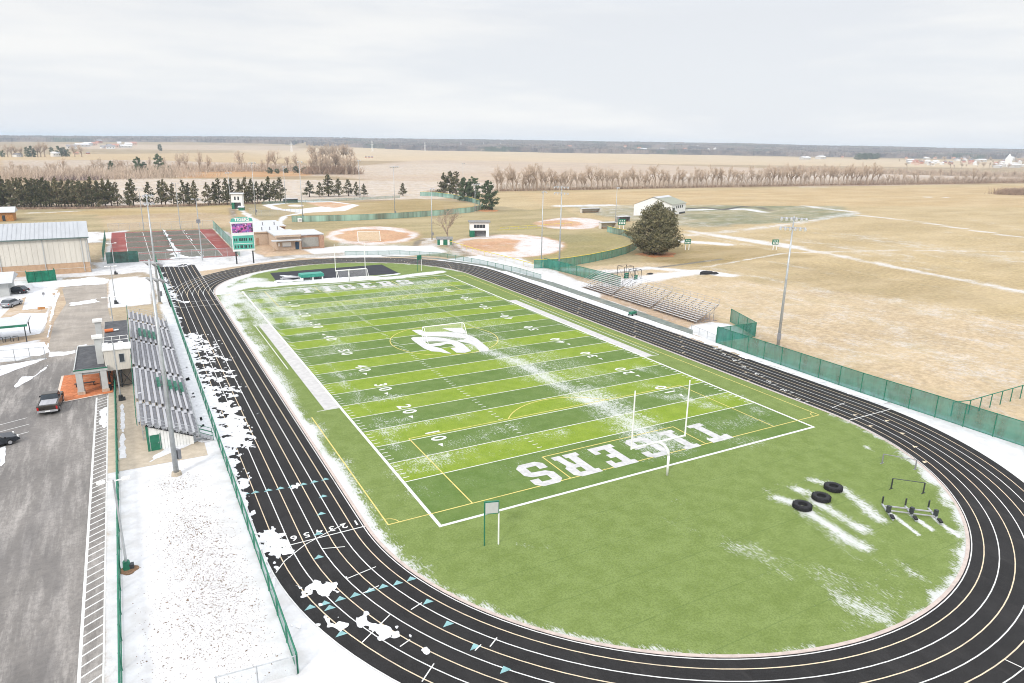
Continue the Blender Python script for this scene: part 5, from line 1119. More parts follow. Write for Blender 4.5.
for x in (-.35, -1.3, -9.2, -17.9, -26.5): dp.box(x-.08, x+.08, -.17, -.075, 0.3 if x < -.5 else 2.6, eave)
dp.build('downpipe', M['greywall'], fh)
MB().box(.022, .10, .2, D_-.2, .05, eave-.05).build('grey_end_wall', M['greywall'], fh)
rf = MB(); o_ = .5; rf.add([(-Lf-o_, -o_, eave-.05), (o_, -o_, eave-.05), (o_, D_/2, rid+.12), (-Lf-o_, D_/2, rid+.12), (o_, D_+o_, eave-.05), (-Lf-o_, D_+o_, eave-.05), (-Lf-o_, -o_, eave-.3), (o_, -o_, eave-.3), (o_, D_/2, rid-.12), (o_, D_+o_, eave-.3)], [(0,1,2,3),(3,2,4,5),(6,7,1,0),(7,8,2,1),(8,9,4,2)]); r_ = rf.build('roof', M['metal_roof'], fh)
sm = MB()
for k in range(int(Lf/.9)):
    x = -Lf+.9*k; sm.add([(x, -o_, eave-.04), (x+.08, -o_, eave-.04), (x+.08, D_/2, rid+.18), (x, D_/2, rid+.18), (x, -o_, eave+.02), (x+.08, -o_, eave+.02), (x+.08, D_/2, rid+.2), (x, D_/2, rid+.2)], [(4,5,6,7),(0,4,7,3),(1,2,6,5),(0,1,5,4)])
sm.build('standing_seam', M['metal_roof'], r_)
MB().box(-Lf-o_, o_, -o_-.12, -o_-.01, eave-.32, eave-.02).build('gutter', mat('grey_green_gutter', (.12, .16, .15), .1, 1, .5), fh)
# green enclosure
e0, e1 = G(28, 283), G(56.5, 280.5); en = thing('bin_enclosure', 'dark green fabric-screened enclosure standing against the beige hall', 'enclosure', e0, math.atan2(e1[1]-e0[1], e1[0]-e0[0])); Le = math.hypot(e1[0]-e0[0], e1[1]-e0[1])
gs = mat('dark_green_fabric', (.015, .17, .10), .3, .8, .9, alpha=.93)
MB().box(0, Le, 0, .03, .05, 2.5).build('front_screen', gs, en); MB().box(0, .03, .04, 4, .05, 2.5).build('side_screen', gs, en); MB().box(Le-.03, Le, .04, 4, .05, 2.5).build('side_screen', gs, en)
for k in range(5): MB().tube((Le*k/4, -.06, 0), (Le*k/4, -.06, 2.6), .05, n=6).build('post', gp, en)
bx = thing('waste_container', 'pale container just visible inside the green fabric enclosure', 'container', ((e0[0]+e1[0])/2, e0[1]+2.3), rz); MB().box(-2, 2, -.9, .9, .1, 1.9).build('body', M['alu_dull'], bx, bevel=.08); MB().box(-2.05, 2.05, -.95, .95, 1.9, 2.02).build('lid', M['snow_roof'], bx)
# concession buildings
A0 = G(277.4, 250.4); A1 = G(302.3, 249.8); A2 = G(323.7, 247.6)
hA = Hz(*A0, 236.5)
cb_ = thing('concession_building', 'brown brick concession building with snowy flat roof, awning and dark blue door', 'building', A0)
wA = A1[0]-A0[0]; wB = A2[0]-A1[0]
MB().box(0, wA, 0, 13, 0, hA).build('wall', M['brick_tan'], cb_); MB().box(wA+.01, wA+wB, .6, 13, 0, hA-.1).build('brick_wing', M['brick'], cb_)
MB().box(-.5, wA+.1, -.6, 13.3, hA, hA+.4).build('roof', M['snow_roof'], cb_); MB().box(-.52, wA+.12, -.64, -.601, hA-.25, hA+.36).build('roof_fascia', M['brick_tan'], cb_)
MB().box(wA+.11, wA+wB+.3, .3, 13.2, hA-.1, hA+.15).build('wing_roof', M['snow_roof'], cb_)
MB().box(-1.6, wA-.1, -2.0, -.02, 2.9, 3.15).build('awning', M['snow_roof'], cb_)
for x in (-1.4, wA-.4): MB().box(x-.12, x+.12, -1.85, -1.6, 0, 2.9).build('awning_post', M['brick_tan'], cb_)
sw_ = MB().box(1.6, 4.2, -.06, -.002, 1.1, 2.3).build('serving_window', M['white'], cb_); MB().box(1.45, 4.35, -.3, -.061, .98, 1.1).build('counter', M['alu'], sw_)
MB().box(.35, .85, -.05, -.002, 1.2, 2.2).build('notice_board', M['white'], cb_)
MB().box(5.4, 6.5, -.05, -.002, .05, 2.3).build('door', mat('dark_blue_door', (.03, .07, .12), .1, 1, .5), cb_)
MB().box(wA+.4, wA+wB-1.4, .54, .598, .5, hA-.8).build('mesh_shutter', mat('grey_mesh_shutter', (.30, .29, .26), .12, 2, .6), cb_)
MB().box(wA+wB-1.3, wA+wB, -.6, .59, 0, hA-.3).build('brick_pier', M['brick'], cb_)
def flat(label, x0, x1, y0, y1, h, wm, extra=True):
    t = thing('service_building', label, 'building', (x0, y0)); MB().box(0, x1-x0, 0, y1-y0, 0, h).build('wall', wm, t); MB().box(-.3, x1-x0+.3, -.3, y1-y0+.3, h, h+.35).build('roof', M['snow_roof'], t)
    MB().box(-.34, x1-x0+.34, -.36, -.301, h-.1, h+.3).build('fascia', M['brick_tan'], t)
    if extra:
        MB().box(.4, 1.3, -.04, -.002, 0.05, 2.3).build('door', M['brick'], t)
        for q in (.3, .55, .8): MB().tube(((x1-x0)*q, 3, h+.35), ((x1-x0)*q, 3, h+1.4), .18, n=8).build('roof_vent', M['alu_dull'], t)
    return t
flat('flat snowy-roofed block stepping out behind the left side of the concession building', A0[0]-4.2, A0[0]+5.5, A0[1]+13.5, A0[1]+27, hA-.3, M['brick_tan'])
flat('far snowy-roofed brick block with roof vents, farthest of the concession group', A0[0]-6.8, A0[0]+8.5, A0[1]+29, A0[1]+47, hA-.5, M['brick'])
# booths, sheds and dugouts
def booth(label, uc, vb, wpx, vt, roofm, base, wall=None, win=3, rz=.0, depth=4, cat='booth', name='announcer_booth', openb=True):
    x, y = G(uc, vb); xl = G(uc-wpx/2, vb); xr = G(uc+wpx/2, vb); w_ = math.hypot(xr[0]-xl[0], xr[1]-xl[1]); h = Hz(x, y, vt); rz = math.atan2(xr[1]-xl[1], xr[0]-xl[0]) if rz == 0 else rz
    t = thing(name, label, cat, (x, y), rz); w2 = w_/2
    MB().box(-w2, w2, 0, depth, h*.42, h-.3).build('wall', wall or M['white'], t)
    MB().box(-w2, -w2+w_*.24, 0.02, depth-.05, 0, h*.419).build('green_base', base, t); MB().box(w2-w_*.15, w2, .02, depth-.05, 0, h*.419).build('side_wall', wall or M['white'], t); MB().box(-w2+w_*.24+.01, w2-w_*.15-.01, depth*.55, depth-.06, 0, h*.419).build('rear_wall', M['alu_dull'], t)
    rf_ = MB(); rf_.extr([(-.6, h-.32), (-.6, h-.18), (depth/2, h+.25), (depth+.5, h-.18), (depth+.5, h-.32)], -w2-.5, w2+.5); rf_.build('roof', roofm, t, fixn=True)
    for k in range(win): xx = -w2+w_*(.2+.6*(k+.5)/win); o = MB().box(xx-w_*.07, xx+w_*.07, -.05, -.002, h*.58, h*.8).build('window', M['glass'], t)
    return t
booth('white two-level announcer booth with grey roof and green lower corner above the large infield', 479.5, 237, 19, 221.5, M['shingle'], gp, win=4)
booth('white and green two-level booth with snowy roof near the windbreak', 237.5, 209, 11, 193.5, M['snow_roof'], gp, win=2)
def shed(label, uc, vb, wpx, vt, roofm, wall, stripes=None, depth=3.5, name='field_shed', cat='shed'):
    x, y = G(uc, vb); xl = G(uc-wpx/2, vb); xr = G(uc+wpx/2, vb); w_ = math.hypot(xr[0]-xl[0], xr[1]-xl[1]); h = Hz(x, y, vt)-.4; t = thing(name, label, cat, (x, y), math.atan2(xr[1]-xl[1], xr[0]-xl[0])); w2 = w_/2
    MB().box(-w2, w2, 0, depth, 0, h*.75).build('wall', wall, t); MB().extr([(-.3, h*.75), (depth/2, h+.1), (depth+.3, h*.75)], -w2-.3, w2+.3).build('roof', roofm, t, fixn=True)
    if stripes:
        for a, b_ in stripes: MB().box(-w2+w_*a, -w2+w_*b_, -.05, -.002, 0.02, h*.74).build('door_panel', gp, t)
    return t
shed('low white shed with green doors and grey roof beside the bare tree', 444.5, 245, 15, 236.3, M['shingle'], M['white'], ((.02, .2), (.42, .7), (.85, .99)))
shed('small green box shed below the white and green booth', 241, 210.5, 5, 205.5, M['snow_roof'], gp)
def dug(label, a, b_, vt, col, rf=M['snow_roof']):
    a, b_ = G(*a), G(*b_); L_ = math.hypot(b_[0]-a[0], b_[1]-a[1]); h = max(2.0, Hz(*a, vt)); t = thing('dugout', label, 'dugout', a, math.atan2(b_[1]-a[1], b_[0]-a[0]))
    MB().box(0, L_, 1.9, 2.0, 0, h).build('rear_wall', col, t); MB().box(0, .15, 0, 1.89, 0, h).build('side_wall', col, t); MB().box(L_-.15, L_, 0, 1.89, 0, h).build('side_wall', col, t); MB().box(-.2, L_+.2, -.4, 2.3, h, h+.2).build('roof', rf, t); MB().box(.3, L_-.3, 1.2, 1.6, .4, .48).build('bench', M['wood'], t)
dug('white dugout with pale roof left of the ballfield scoreboard', (601, 229), (616, 228.5), 223, M['cream_wall']); dug('pale low dugout near the far infield beyond the outfield', (582, 213), (600, 212.5), 209.5, M['cream_wall']); dug('dark fence-like dugout beside the ballfield scoreboard', (619, 222), (630, 221.5), 217, M['alu_dull'])
dug('long low pale dugout behind the far left diamond', (284, 203), (298, 202.6), 199.5, M['alu_dull'])
# big barn
b0, b1, b2 = G(634, 213.5), G(671.5, 215.2), G(685, 212.8); bn_ = thing('barn', 'white barn with olive-grey and white roof behind the broad pine', 'barn', b0); 
p1 = Vector((b1[0]-b0[0], b1[1]-b0[1], 0)); rzb = math.atan2(b2[1]-b1[1], b2[0]-b1[0])
bn_.location = (b1[0], b1[1], 0); Wg = 15.0; Lb2 = 17; ev = 5.2; rg = 8.6
# gable end faces left, long side with openings faces the viewer
ax_l = Vector((b2[0]-b1[0], b2[1]-b1[1], 0)); Lb2 = max(12, ax_l.length)
bn_.rotation_euler = (0, 0, rzb); GW = p1.length
# local: x along long side, -x towards the gable side
MB().add([(-GW*.0, 0, 0), (Lb2, 0, 0), (Lb2, 0, ev), (0, 0, ev), (-GW*.82, 13, 0), (-GW*.82, 13, ev), (-GW*.41, 6.5, rg), (Lb2-GW*.82, 13, 0), (Lb2-GW*.82, 13, ev), (Lb2-GW*.41, 6.5, rg)], [(0,1,2,3),(4,0,3,6,5),(1,7,8,9,2),(7,4,5,8)]).build('wall', M['white'], bn_)
def rfb(y0, y1, x0, x1): pass
MB().add([(-.6, -.5, ev-.15), (Lb2+.5, -.5, ev-.15), (Lb2-GW*.41+.5, 6.5, rg+.15), (-GW*.41-.6, 6.5, rg+.15), (-GW*.82-.6, 13.5, ev-.15), (Lb2-GW*.82+.5, 13.5, ev-.15)], [(0,1,2,3),(3,2,5,4)]).build('roof', M['olive_roof'], bn_)
MB().add([(-GW*.33, 5.0, rg-.52), (Lb2-GW*.36, 5.0, rg-.52), (Lb2-GW*.41+.5, 6.5, rg+.21), (-GW*.41-.6, 6.5, rg+.21)], [(0,1,2,3)]).build('roof_snow_strip', M['snow_roof'], bn_)
for k in range(4): MB().box(Lb2*(.30+.14*k), Lb2*(.30+.14*k)+1.2, -.06, -.002, 2.9, 4.2).build('window', M['glass'], bn_)
MB().box(.6, 3.4, -.06, -.002, .05, 3.4).build('barn_door', M['dark'], bn_); MB().box(Lb2*.55, Lb2*.95, -.3, -.01, .02, .8).build('skirting', M['dark'], bn_)
# left edge buildings
x, y = G(0, 222); ob = thing('timber_building', 'orange-brown timber building with snowy roof at the left edge behind the beige hall', 'building', (G(14, 221)[0], G(14, 221)[1])); MB().box(-14, 0, 0, 9, 0, 3.6).build('wall', M['wood'], ob); MB().extr([(-.8, 3.5), (4.5, 5.2), (9.8, 3.5), (9.8, 3.3), (-.8, 3.3)], -14.5, .8).build('roof', M['snow_roof'], ob, fixn=True)
for k in range(3): MB().box(-3.6-3.6*k, -2.6-3.6*k, -.05, -.002, .1, 2.3).build('window', M['glass'], ob)
x, y = G(10, 296); hb = thing('low_building', 'low pale-roofed building at the left edge in front of the beige hall', 'building', (x, y)); MB().box(-13, 0, 0, 9, 0, 3.0).build('wall', M['greywall'], hb); MB().extr([(-1.2, 2.9), (4.5, 4.4), (10, 2.9)], -13.5, .9).build('roof', M['snow_roof'], hb, fixn=True)
c0, c1 = G(27, 342), G(31, 334); cn = thing('shelter', 'open shelter with snowy roof and green edge on thin posts at the left edge', 'shelter', (c0[0], c0[1]))
hc = Hz(*c0, 325.5); MB().box(-11, .4, -.3, 6.2, hc, hc+.28).build('roof', M['snow_roof'], cn); MB().box(-11, .45, -.36, -.301, hc-.12, hc+.24).build('green_fascia', gp, cn)
for x in (0, -4.5, -9):
    for y in (0, 5.6): MB().tube((x, y, 0), (x, y, hc), .08, n=8).build('post', M['dark'], cn)
for k in range(3):
    bk = thing('bike_rack', 'small dark bicycle rack on the snow under the shelter, %s from the left' % ORD[k], 'bicycle rack', (c0[0]-4.0+1.05*k, c0[1]+1.2), 0, 'bicycle racks under the shelter'); MB().tube((0, 0, 0), (0, 0, .85), .05).build('post', M['dark'], bk); mb = MB(); mb.tube((0, 0, .85), (.7, 0, .85), .05); mb.tube((.7, 0, .85), (.7, 0, 0), .05); mb.build('hoop', M['dark'], bk)
def smallsign(label, u, v, h, w_=.5, m_=None):
    x, y = G(u, v); t = thing('marker_post', label, 'marker', (x, y)); MB().tube((0, 0, 0), (0, 0, h), .05).build('post', GAL, t); MB().box(-w_/2, w_/2, -.06, -.02, h-.5, h).build('plate', m_ or M['alu_dull'], t)
smallsign('small dark post on the snowy lawn left of the road', 44, 298, 1.2); smallsign('small pale post on the snowy lawn, right of the dark one', 54.5, 297.5, 1.0, m_=M['brick_tan']); smallsign('low brown sign at the lower edge of the snowy lawn', 42, 311.5, .9, 1.2, M['wood'])
# batting frame and equipment right of the outfield fence
def frame(label, u, v, w_, d_, h, cat='frame'):
    x, y = G(u, v); t = thing('practice_frame', label, cat, (x, y), .1); mb = MB()
    for a in (0, w_):
        for b_ in (0, d_): mb.tube((a, b_, 0), (a, b_, h), .07, n=5)
    for a in (0, w_): mb.tube((a, 0, h), (a, d_, h), .05); mb.tube((a, 0, 0), (a, d_, h), .03)
    for b_ in (0, d_): mb.tube((0, b_, h), (w_, b_, h), .05)
    mb.build('tube_frame', M['dark'], t); MB().box(.0, w_*.5, .01, .03, .1, h*.5).build('pad', gp, t); return t
frame('dark tube practice frame with a green pad on the snow left of the broad pine', 624, 279, 3.0, 2.5, 3.0); frame('second dark practice frame, just right of the one with the green pad', 634, 280, 2.4, 2.0, 2.4)
for (u, v, lb, s_) in ((650, 274.2, 'small dark heap of equipment on the snow strip, below the broad pine', .7), (706.5, 273.8, 'black tarpaulin heap on the white snow square', 1.5), (714.5, 274, 'smaller black tarpaulin heap right of the larger one', .9)):
    x, y = G(u, v); t = thing('tarpaulin_heap', lb, 'tarpaulin', (x, y)); bm = bmesh.new(); bmesh.ops.create_icosphere(bm, subdivisions=3, radius=1)
    for q in bm.verts: k = 1+.35*MN.noise(q.co*1.7+Vector((u, 0, 0))); q.co = Vector((q.co.x*s_*1.5*k, q.co.y*s_*.7*k, max(0, q.co.z)*s_*.55*k))
    me = bpy.data.meshes.new('cover'); bm.to_mesh(me); bm.free(); me.materials.append(M['black']); me.shade_smooth(); o = bpy.data.objects.new('cover', me); COL.objects.link(o); o.parent = t
bs = thing('utility_box', 'small white box by the far left diamond', 'box', G(300, 222)); MB().box(-.8, .8, -.5, .5, 0, 1.5).build('body', M['white'], bs, bevel=.06); MB().box(-.6, .6, -.52, -.501, .3, 1.2).build('door', M['greywall'], bs)
# ------------------------------------------------------------------ trees
def leafmesh(pts, size, flat=.5):
    mb = MB()
    for p_, s_ in pts:
        for _ in range(1):
            n1_ = Vector(RNG.normal(size=3)); n1_.z = n1_.z*flat+.35; n1_.normalize(); t_ = n1_.cross(Vector((0, .3, 1))).normalized(); q_ = n1_.cross(t_); s2 = size*s_*RNG.uniform(.6, 1.3)
            a = RNG.uniform(0, 2*PI); u_ = t_*math.cos(a)+q_*math.sin(a); v_ = -t_*math.sin(a)+q_*math.cos(a)
            mb.add([p_+u_*s2, p_+v_*s2*.7, p_-u_*s2, p_-v_*s2*.7], [(0, 1, 2, 3)])
    return mb
def pine_proto(seed, h=11., r=2.3, n=900, base=.2, mat_='pine', round_=False):
    rg_ = np.random.default_rng(seed); t = thing('pine_tree', 'x', 'tree'); pts = []; br = MB()
    br.tube((0, 0, 0), (0, 0, h*.96), h*.018+.05, .03, n=7)
    nb = 46
    for k in range(nb):
        f = (k+rg_.uniform(0, .9))/nb; z = h*(base+(1-base)*f)
        rr_ = r*((1-f)**.75)*rg_.uniform(.62, 1.12)+.12 if not round_ else r*math.sqrt(max(.02, 1-(2*f-.75)**2/1.6))*rg_.uniform(.7, 1.08)
        a = rg_.uniform(0, 2*PI); e_ = Vector((math.cos(a)*rr_, math.sin(a)*rr_, z+rr_*rg_.uniform(-.12, .3))); s0 = Vector((0, 0, z-.1)); br.tube(s0, e_, .05, .015, n=3, cap=False)
        for _ in range(max(4, int(n/nb*(.35+rr_/r)))):
            q = rg_.uniform(.25, 1)**.7; p_ = s0.lerp(e_, q)+Vector(rg_.normal(size=3))*.24*(.5+rr_/r); pts.append((p_, 1))
    br.build('trunk', M['bark_dark'], t); leafmesh(pts, .30 if h < 16 else .42).build('crown', M[mat_], t); return t
def label_group(o, label, group): o['label'] = label; o['group'] = group
def put(proto, first, x, y, sc, label, group, rz=None, cat=None):
    rz = RNG.uniform(0, 6.28) if rz is None else rz
    if proto.name not in first: first.add(proto.name); o = proto; o.location = (x, y, 0); o.rotation_euler = (0, 0, rz); o.scale = sc if hasattr(sc, '__len__') else (sc,)*3; o['label'] = label; o['group'] = group
    else: o = dup(proto, (x, y), rz, label, group, sc)
    return o
used = set()
P_ = [pine_proto(i, 11, RNG.uniform(2.7, 3.3), 1050, RNG.uniform(.08, .18)) for i in range(6)]
row = [(-6+5.9*k+RNG.uniform(-1.4, 1.4), 208.5-.012*(5.9*k)) for k in range(21)]
row += [(118,207),(130,206.5),(134,206.3),(150,206),(162,206),(166,206),(174,205.5),(184,205.5),(190,205.3),(196,205.5),(208,205),(215,204.8),(220,204.6),(227,204.5),(233,204.2),(240,204),(247,204),(252,203.5),(258,203.5),(264,203),(270,202.8),(275,202.5),(281,202.5)]
for k, (u, v) in enumerate(row):
    x, y = G(u, v); sc = RNG.uniform(.94, 1.18)*(1.05 if u > 118 else 1.12); put(P_[int(RNG.integers(0, 6))], used, x, y+RNG.uniform(-2, 2), (sc*1.05, sc*1.05, sc), 'dark pine in the windbreak behind the left sports grounds, %s from its left end' % ordn(k+1), 'pines of the long windbreak')
for k in range(20):
    u = -5+6.1*k+RNG.uniform(-2, 2); x, y = G(u, 206.6); sc = RNG.uniform(.95, 1.2); put(P_[int(RNG.integers(0, 6))], used, x, y, sc, 'dark pine in the second rank of the windbreak, %s from its left end' % ordn(k+1), 'pines of the windbreak, second rank')
for k, (u, v, vt, w_) in enumerate([(309.5,197,181,1.25),(320,197,182,1.0),(328.5,196.5,174.5,1.25),(339,196.5,178.5,1.1),(348.5,196,179.5,1.0),(356.5,196,182,.95),(364,196.5,184,1.05)]):
    x, y = G(u, v); s_ = Hz(x, y, vt)/11; put(P_[k % 6], used, x, y, (s_*w_*1.35, s_*w_*1.35, s_), '%s from the left of the seven conical evergreens behind the far left diamond' % ordn(k+1).capitalize(), 'seven evergreens behind the diamond')
x, y = G(403, 196); s_ = Hz(x, y, 183)/11; put(P_[3], used, x, y, (s_*1.5, s_*1.5, s_), 'single small conical evergreen standing alone by the outfield corner', 'lone evergreen')
E_ = [pine_proto(20+i, 13, 4.4, 4200, .03, 'evergreen', True) for i in range(2)]
for (u, v, vt, w_, lb, pr) in [(444,195.5,173,.8,'dark narrow evergreen, leftmost of the clump beside the outfield corner',P_[0]),(450,195.5,171,1.0,'tall dark evergreen, tallest of the clump beside the outfield corner',P_[1]),(456,196,171.5,.95,'dark evergreen, rightmost of the narrow clump beside the outfield corner',P_[2]),
    (465,201,178,1.0,'light green bushy evergreen between the dark clump and the large spreading one',E_[0]),(473,201.5,177,1.0,'round green evergreen just left of the large spreading one',E_[1]),(489,210,181,.95,'large spreading evergreen over reddish ground at the end of the outfield fence',E_[0])]:
    x, y = G(u, v); hh = 11 if pr in P_ else 13; s_ = Hz(x, y, vt)/hh; wk = w_*(1.5 if pr in P_ else 1.); put(pr, used, x, y, (s_*wk, s_*wk, s_), lb, 'evergreens at the outfield corner')
x, y = G(655.5, 254); hB = Hz(x, y, 203.5); rgb = np.random.default_rng(5); bt = thing('broad_pine', 'broad rounded olive-green pine standing alone on the lawn with rusty needles at its foot', 'tree', (x, y)); pts = []; br = MB(); br.tube((0, 0, 0), (0, 0, hB*.8), .45, .12, n=9)
for k in range(300):
    d = Vector(rgb.normal(size=3)); d.normalize(); f = (d.z+1)/2; rad = Vector((d.x*7.4, d.y*7.4, 0)); 
    if d.z > 0: rad *= (1-.12*d.z)
    e_ = rad*rgb.uniform(.86, 1.04)*(1+.42*MN.noise(d*1.9+Vector((3, 1, 7))))*(1-.12*max(0, d.z))+Vector((0, 0, hB*.42+d.z*hB*(.57 if d.z > 0 else .37)*rgb.uniform(.9, 1.05))); s0 = Vector((0, 0, max(1, e_.z*.55))); br.tube(s0, e_, .09, .02, n=4, cap=False)
    cs = rgb.uniform(.7, 1.25)
    for _ in range(70):
        v_ = Vector(rgb.normal(size=3)); v_.z *= .6; pts.append((e_*1.0+(s0-e_)*(rgb.uniform(0, 1)**2*.35)+v_*cs*.55, cs))
br.build('trunk', M['bark_dark'], bt); 
for k in range(110):
    d = Vector(rgb.normal(size=3)).normalized()*rgb.uniform(.3, .8); cc = Vector((d.x*6.6, d.y*6.6, hB*.45+d.z*hB*.42))
    for _ in range(14): pts.append((cc+Vector(rgb.normal(size=3))*.7, 1.3))
leafmesh(pts, .24, .3).build('crown', M['bigpine'], bt)
tag(MB().sheet([(x+6.5*(1+.2*math.sin(3*a+1))*math.cos(a)-.5, y+5.2*math.sin(a)*(1+.15*math.cos(5*a))-1.2) for a in np.linspace(0, 2*PI, 30, endpoint=False)], .008).build('fallen_needles', mat('rust_needles', (.40, .17, .07), .4, .8, .95, dirt=(.3, .23, .12))), kind='stuff')
ex, ey = G(489, 210.5); tag(MB().sheet([(ex+5.5*math.cos(a)-1, ey+6*math.sin(a)) for a in np.linspace(0, 2*PI, 20, endpoint=False)], .008).build('fallen_needles', bpy.data.materials['rust_needles']), kind='stuff')
def bare_proto(seed, h=12., spread=.5, depth=5, trunk=.2, twigs=2, name='bare_tree', th=1.):
    rg_ = np.random.default_rng(seed); t = thing(name, 'x', 'tree'); br = MB(); tw = MB()
    def grow(p_, d, L_, r_, k):
        e_ = p_+d*L_; (br if k < 3 else tw).tube(p_, e_, r_, r_*.62, n=6 if k < 2 else 3, cap=False)
        if k >= depth:
            return
        nn_ = 3 if k else 5
        for j in range(nn_ if k else 6):
            ax2 = d.cross(Vector(rg_.normal(size=3))).normalized(); q = rg_.uniform(.35, 1.0) if k else rg_.uniform(.5, 1.0)
            nd = (d+ax2*rg_.uniform(spread*.6, spread*1.4)+Vector((0, 0, .10))).normalized(); grow(p_.lerp(e_, q), nd, L_*rg_.uniform(.55, .8), max(.018*th, r_*.55), k+1)
        if k == 0: pass
    grow(Vector((0, 0, 0)), Vector((0, 0, 1)), h*.36, trunk*th, 0)
    zs = max(v[2] for v in br.v+tw.v); f = h/zs; br.v = [(a*f, b*f, c*f) for a, b, c in br.v]; tw.v = [(a*f, b*f, c*f) for a, b, c in tw.v]
    br.build('trunk', M['bark'], t); tw.build('twigs', M['twig'], t); return t
nb_ = bare_proto(3, 12.5, .55, 5, .2, name='bare_tree', th=.8); x, y = G(447.5, 243.5); nb_.location = (x, y, 0); nb_.scale = (1.6, 1.6, 1); nb_.children[1].data.materials[0] = M['bark']; nb_['label'] = 'bare spreading deciduous tree beside the low green and white shed'
B_ = [bare_proto(40+i, 12, .62 if i % 2 else .5, 5, .20, th=1.7) for i in range(5)]
BU = set()
def bare(u, v, vt, lb, grp, w_=1.): 
    x, y = G(u, v); s_ = Hz(x, y, vt)/12; put(B_[int(RNG.integers(0, 5))], BU, x, y, (s_*w_, s_*w_, s_), lb, grp)
u = 497.; k = 0
while u < 1000:
    base_v = np.interp(u, [497, 512, 640, 768, 900, 1024], [191.2, 191, 188.4, 186, 184.6, 182.5]); ht = RNG.uniform(16, 24) if u < 880 else RNG.uniform(6, 13)
    if RNG.random() < .12: ht += 5
    bare(u, base_v, base_v-ht, 'bare tree in the long hedgerow beyond the right fields, %s from its left end' % ordn(k+1), 'bare trees of the long hedgerow', RNG.uniform(.8, 1.1)); k += 1; u += RNG.uniform(3.0, 6.5)
u = 800.; k = 0
while u < 1030:
    bare(u, np.interp(u, [800, 1024], [173, 177.5]), np.interp(u, [800, 1024], [173, 177.5])-RNG.uniform(5, 10), 'bare tree in the second, farther hedgerow on the right, %s from its left end' % ordn(k+1), 'bare trees of the second hedgerow', 1.1); k += 1; u += RNG.uniform(6, 12)
k = 0
for u in np.linspace(312, 353, 16): bare(u+RNG.uniform(-1, 1), 174+RNG.uniform(-2, 1), RNG.uniform(148, 156), 'bare tree in the thicket above the seven evergreens, %s from its left' % ordn(k+1), 'bare trees of the near thicket', .9); k += 1
k = 0
for u in np.linspace(313, 350, 12): bare(u, 163, RNG.uniform(141, 146), 'bare tree in the higher, farther copse above the thicket, %s from its left' % ordn(k+1), 'bare trees of the far copse', 1.); k += 1
for k, (u, v, vt) in enumerate([(240,171,152),(262,172,158),(268,172,150),(276,172,147),(288,171,155),(297,171,152),(180,173,151),(187,173,150),(200,172,149),(208,173,154),(242,172,150),(164,172,156),(150,170,155)]): bare(u, v, vt, 'tall bare tree standing above the orange strip, %s in its order from the left' % ordn(sorted([240,262,268,276,288,297,180,187,200,208,242,164,150]).index(u)+1), 'bare trees above the orange strip', .75)
k = 0
for u in [4,12,22,30,38,49,56,64,71,80,88,95,103,110,118,126,133,142]: bare(u, 176+RNG.uniform(-2, 1), RNG.uniform(156, 165), 'pale bare tree behind the left windbreak, %s from its left' % ordn(k+1), 'bare trees behind the windbreak', 1.15); k += 1
for k, (u, v, vt) in enumerate([(113,176,161),(139,177,157),(145,177,162),(160,176,154),(170,176,166)]):
    x, y = G(u, v); s_ = Hz(x, y, vt)/13; put(E_[k % 2], used, x, y, (s_*.75, s_*.75, s_), 'dark evergreen among the bare trees behind the windbreak, %s from the left' % ORD[k], 'evergreens behind the windbreak')
for k, (u, v, vt) in enumerate([(270,173.5,167.5),(277,173.5,168.5),(286,173,168),(296,173,166),(304,173,167),(188,172,167)]):
    x, y = G(u, v); s_ = Hz(x, y, vt)/13; put(E_[k % 2], used, x, y, (s_*1.6, s_*1.6, s_), 'low dark green shrub on the orange strip, %s of its row' % ORD[k], 'shrubs on the orange strip')
# brush and hedge undergrowth
def sticks(name, pts, wdt, h, n, mat_, seed=1, r=.06):
    rg_ = np.random.default_rng(seed); mb = MB(); segs = [(Vector(a+(0,)), Vector(b+(0,))) for a, b in zip(pts[:-1], pts[1:])]; ls = [s_[1].__sub__(s_[0]).length for s_ in segs]; tot = sum(ls)
    for _ in range(n):
        q = rg_.uniform(0, tot); i = 0
        while q > ls[i] and i < len(ls)-1: q -= ls[i]; i += 1
        p_ = segs[i][0].lerp(segs[i][1], q/ls[i])+Vector((rg_.normal()*wdt, rg_.normal()*wdt, 0)); d = Vector((rg_.normal()*.45, rg_.normal()*.45, 1)).normalized(); L_ = h*rg_.uniform(.35, 1.1); mb.tube(p_, p_+d*L_, r, r*.4, n=3, cap=False)
    return tag(mb.build(name, mat_), kind='stuff')
sticks('hedge_undergrowth', [G(495,191.2), G(640,188.4), G(768,186), G(900,184.6), G(1024,182.5)], 1.6, 1.9, 9000, M['brush'], 1, .16)
sticks('hedge_undergrowth', [G(495,191), G(640,188.2), G(768,185.8), G(900,184.4), G(1024,182)], 3.2, 8.5, 7000, M['twig'], 2, .085)
sticks('hedge_undergrowth', [G(770,171), G(1024,177.5), G(1100,179)], 5, 8, 6000, M['twig'], 3, .26)
sticks('hedge_undergrowth', [G(850,185), G(1024,182), G(1100,181)], 5, 4.5, 4000, M['brush'], 4, .16)
sticks('brush_thicket', [G(1002,194.5), G(1060,195)], 4.5, 5.5, 3600, M['brush'], 5, .11)
sticks('brush_thicket', [G(310,174), G(354,174)], 5, 9, 3000, M['brush'], 6, .16)
sticks('brush_thicket', [G(-8,180), G(60,179), G(120,178), G(176,176)], 14, 10, 4500, M['twig'], 7, .15)
sticks('brush_thicket', [G(-8,177), G(60,180), G(100,179)], 8, 4, 2600, mat('purple_brown_twigs', (.24,.18,.17), .3, .5, .95), 8, .2)
